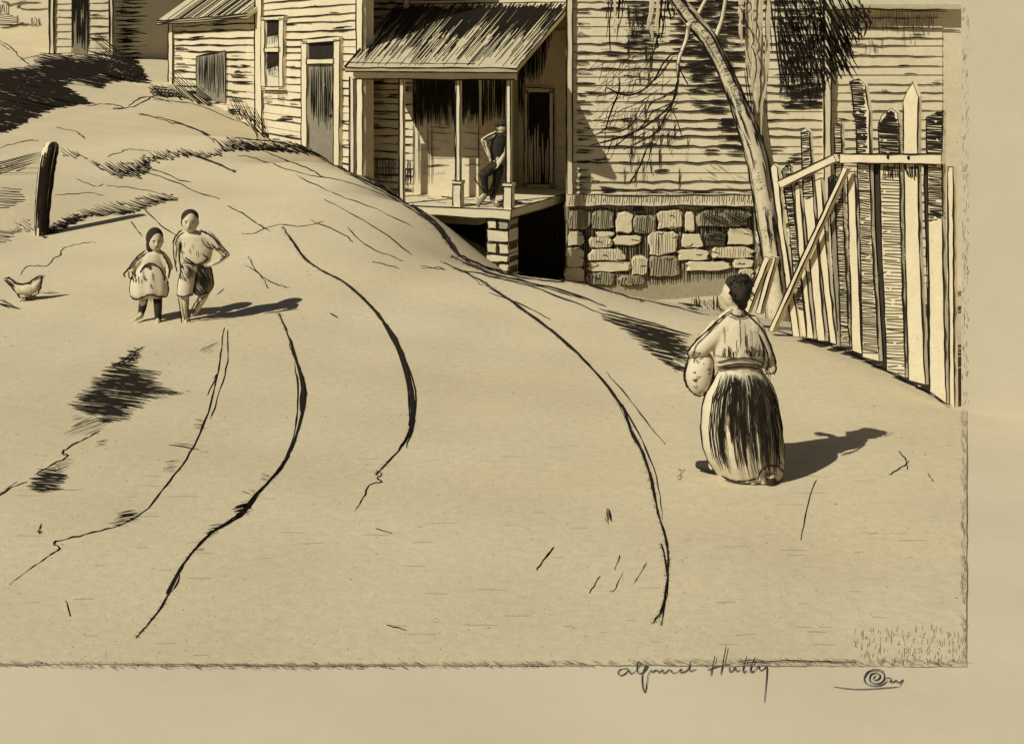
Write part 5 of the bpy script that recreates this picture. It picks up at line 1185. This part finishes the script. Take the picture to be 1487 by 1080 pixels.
mb = MB()
hfill(mb, mf(-.17), mm([(320, 560), (400, 520), (410, 545), (330, 600)]), 70, 3, 1.6); hfill(mb, mf(-.09), mm([(430, 560), (485, 570), (470, 690), (400, 800), (370, 780), (430, 690)]), 20, 2.4, 1.8)
for pts in ([(415, 490), (360, 520), (300, 560)], [(420, 540), (340, 580), (318, 640), (335, 700), (358, 720)], [(430, 560), (420, 660), (390, 730), (360, 780)], [(490, 570), (478, 680), (440, 780), (415, 830)], [(245, 615), (280, 680), (340, 745)]): scrib(mb, mf(-.1), mm(pts), 1.7)
inkto(tro, mb)
vst = Loft([(160 + z / 6.355, 650 + a / 6.355, 650 + b / 6.355) for z, a, b in ((205, 450, 540), (240, 425, 550), (300, 402, 548), (360, 398, 535), (420, 405, 522), (480, 420, 505), (520, 425, 500))], MD, .65)
mb = MB(); vst.mesh(mb, CLOTHD, 30, 1.5); hfill(mb, vst.f(.012), mm([(425, 235), (545, 230), (540, 320), (510, 430), (450, 480), (405, 400)]), 35, 2.4, 2.1); vst.edges(mb, 2.2); scrib(mb, vst.f(.012), mm([(400, 360), (430, 440), (450, 500), (500, 470), (540, 430)]), 2)
mb.build('waistcoat', mn)
mb = MB(); chain(mb, [(Mz(448, 222), .065), (Mz(385, 250), .062), (Mz(332, 280), .058), (Mz(360, 350, -.03), .05), (Mz(384, 415, -.055), .042)], CLOTH); chain(mb, [(Mz(535, 240), .065), (Mz(527, 320), .06), (Mz(524, 395), .055), (Mz(480, 480, -.09), .045)], CLOTH)
sl = fuse(mb, 'sleeves', CLOTH, .012, mn, base, 2)
mb = MB()
for pts in ([(460, 195), (400, 225), (320, 270)], [(318, 275), (340, 330), (370, 390), (390, 440)], [(460, 205), (420, 270), (395, 340), (400, 420)], [(400, 270), (375, 300), (370, 340)], [(520, 420), (500, 470), (470, 520)], [(540, 440), (520, 500), (480, 550)]): scrib(mb, mf(-.07), mm(pts), 1.5)
inkto(sl, mb)
mb = MB(); mb.ball(hd + Vector((.01, 0, .06)), .115, .12, .085, CLOTHD, 16, 10); mb.ball(hd + Vector((.05, .03, .0)), .08, .09, .08, CLOTHD, 12, 8); mb.ball(hd + Vector((-.10, -.04, .03)), .07, .07, .014, CLOTHD, 12, 6); fuse(mb, 'cap', CLOTHD, .01, mn, base, 2)
for (a, o1), (b, o2) in (((Mz(352, 775, -.04), 0), (Mz(285, 812, -.08), 0)), ((Mz(415, 832, 0), 0), (Mz(462, 852, -.12), 0))):
    mb = MB(); a.z = max(a.z, .055); b.z = .045; chain(mb, [(a, .052), (lerp(a, b, .5), .05), (b, .042)], STONE2 if a.x < -.3 else CLOTHD); fuse(mb, 'boot', CLOTHG, .01, mn, base, 2)

# --- hen pecking at the left
HK = G(42, 436).y
def hk(a, b, o=0.0): return P(a / 4.0, 190 + b / 4.0, HK) + Vector((0, o, 0))
hz4 = lambda pts: [(a / 4, 190 + b / 4) for a, b in pts]; hf = lambda o: (lambda x, y: P(x, y, HK) + Vector((0, o, 0)))
h1 = HK / F / 4
mb = MB(); base = G(42, 437)
mb.ball(hk(165, 918), 60 * h1, 36 * h1, 34 * h1, FEATH, 16, 12); mb.ball(hk(122, 920), 34 * h1, 28 * h1, 34 * h1, FEATH, 14, 10)
chain(mb, [(hk(110, 915), 26 * h1), (hk(80, 885), 17 * h1), (hk(50, 862), 13 * h1)], FEATH); chain(mb, [(hk(205, 905), 28 * h1), (hk(230, 870), 18 * h1), (hk(248, 848), 8 * h1)], FEATH)
chain(mb, [(hk(40, 862), 8 * h1), (hk(26, 868), 3 * h1)], FEATH)
for x in (150, 175): chain(mb, [(hk(x, 945), 12 * h1), (hk(x + 4, 975), 7 * h1), (hk(x, 1000), 5.5 * h1), (hk(x - 26, 1006, -.03), 4 * h1)], FEATH)
hen = fuse(mb, 'hen', FEATH, .006, None, base, 3)
tag(hen, 'small pale hen with raised tail pecking about at the left edge', 'hen')
mb = MB()
for pts, wv in (([(35, 855), (60, 845), (90, 880), (125, 890), (165, 885), (200, 862), (230, 842), (250, 840)], 2.6), ([(30, 865), (60, 890), (95, 925), (115, 960), (125, 970)], 2.4), ([(245, 845), (248, 880), (235, 925), (225, 945)], 2.2), ([(128, 965), (160, 970), (200, 955), (228, 940)], 2.0), ([(170, 968), (172, 1010)], 2.2), ([(180, 968), (196, 995), (240, 1005)], 2.0), ([(140, 985), (160, 975), (220, 985), (250, 1008)], 1.8), ([(110, 995), (140, 975)], 1.4), ([(150, 1012), (200, 1015)], 2)): scrib(mb, hf(-.03), hz4(pts), wv)
for i in range(22): x = U(35, 85); y = 852 + (x - 35) * .7 + U(-6, 14); stroke(mb, hf(-.055), hz4([(x, y), (x + 14, y + 16)]), 1.8)
for i in range(12): x = U(225, 262); y = U(835, 860); stroke(mb, hf(-.03), hz4([(x, y), (x + U(4, 14), y + U(-10, 6))]), 1.3)
inkto(hen, mb)
ground_strokes('dark streaks painting a shadow under the hen', [(hz4([(-20, 985), (40, 990), (100, 1030), (110, 1046), (50, 1030), (-20, 1012)]), 18, 2.4, 2.2), (hz4([(235, 930), (330, 935), (345, 950), (240, 948)]), 3, 3, 1.4)])
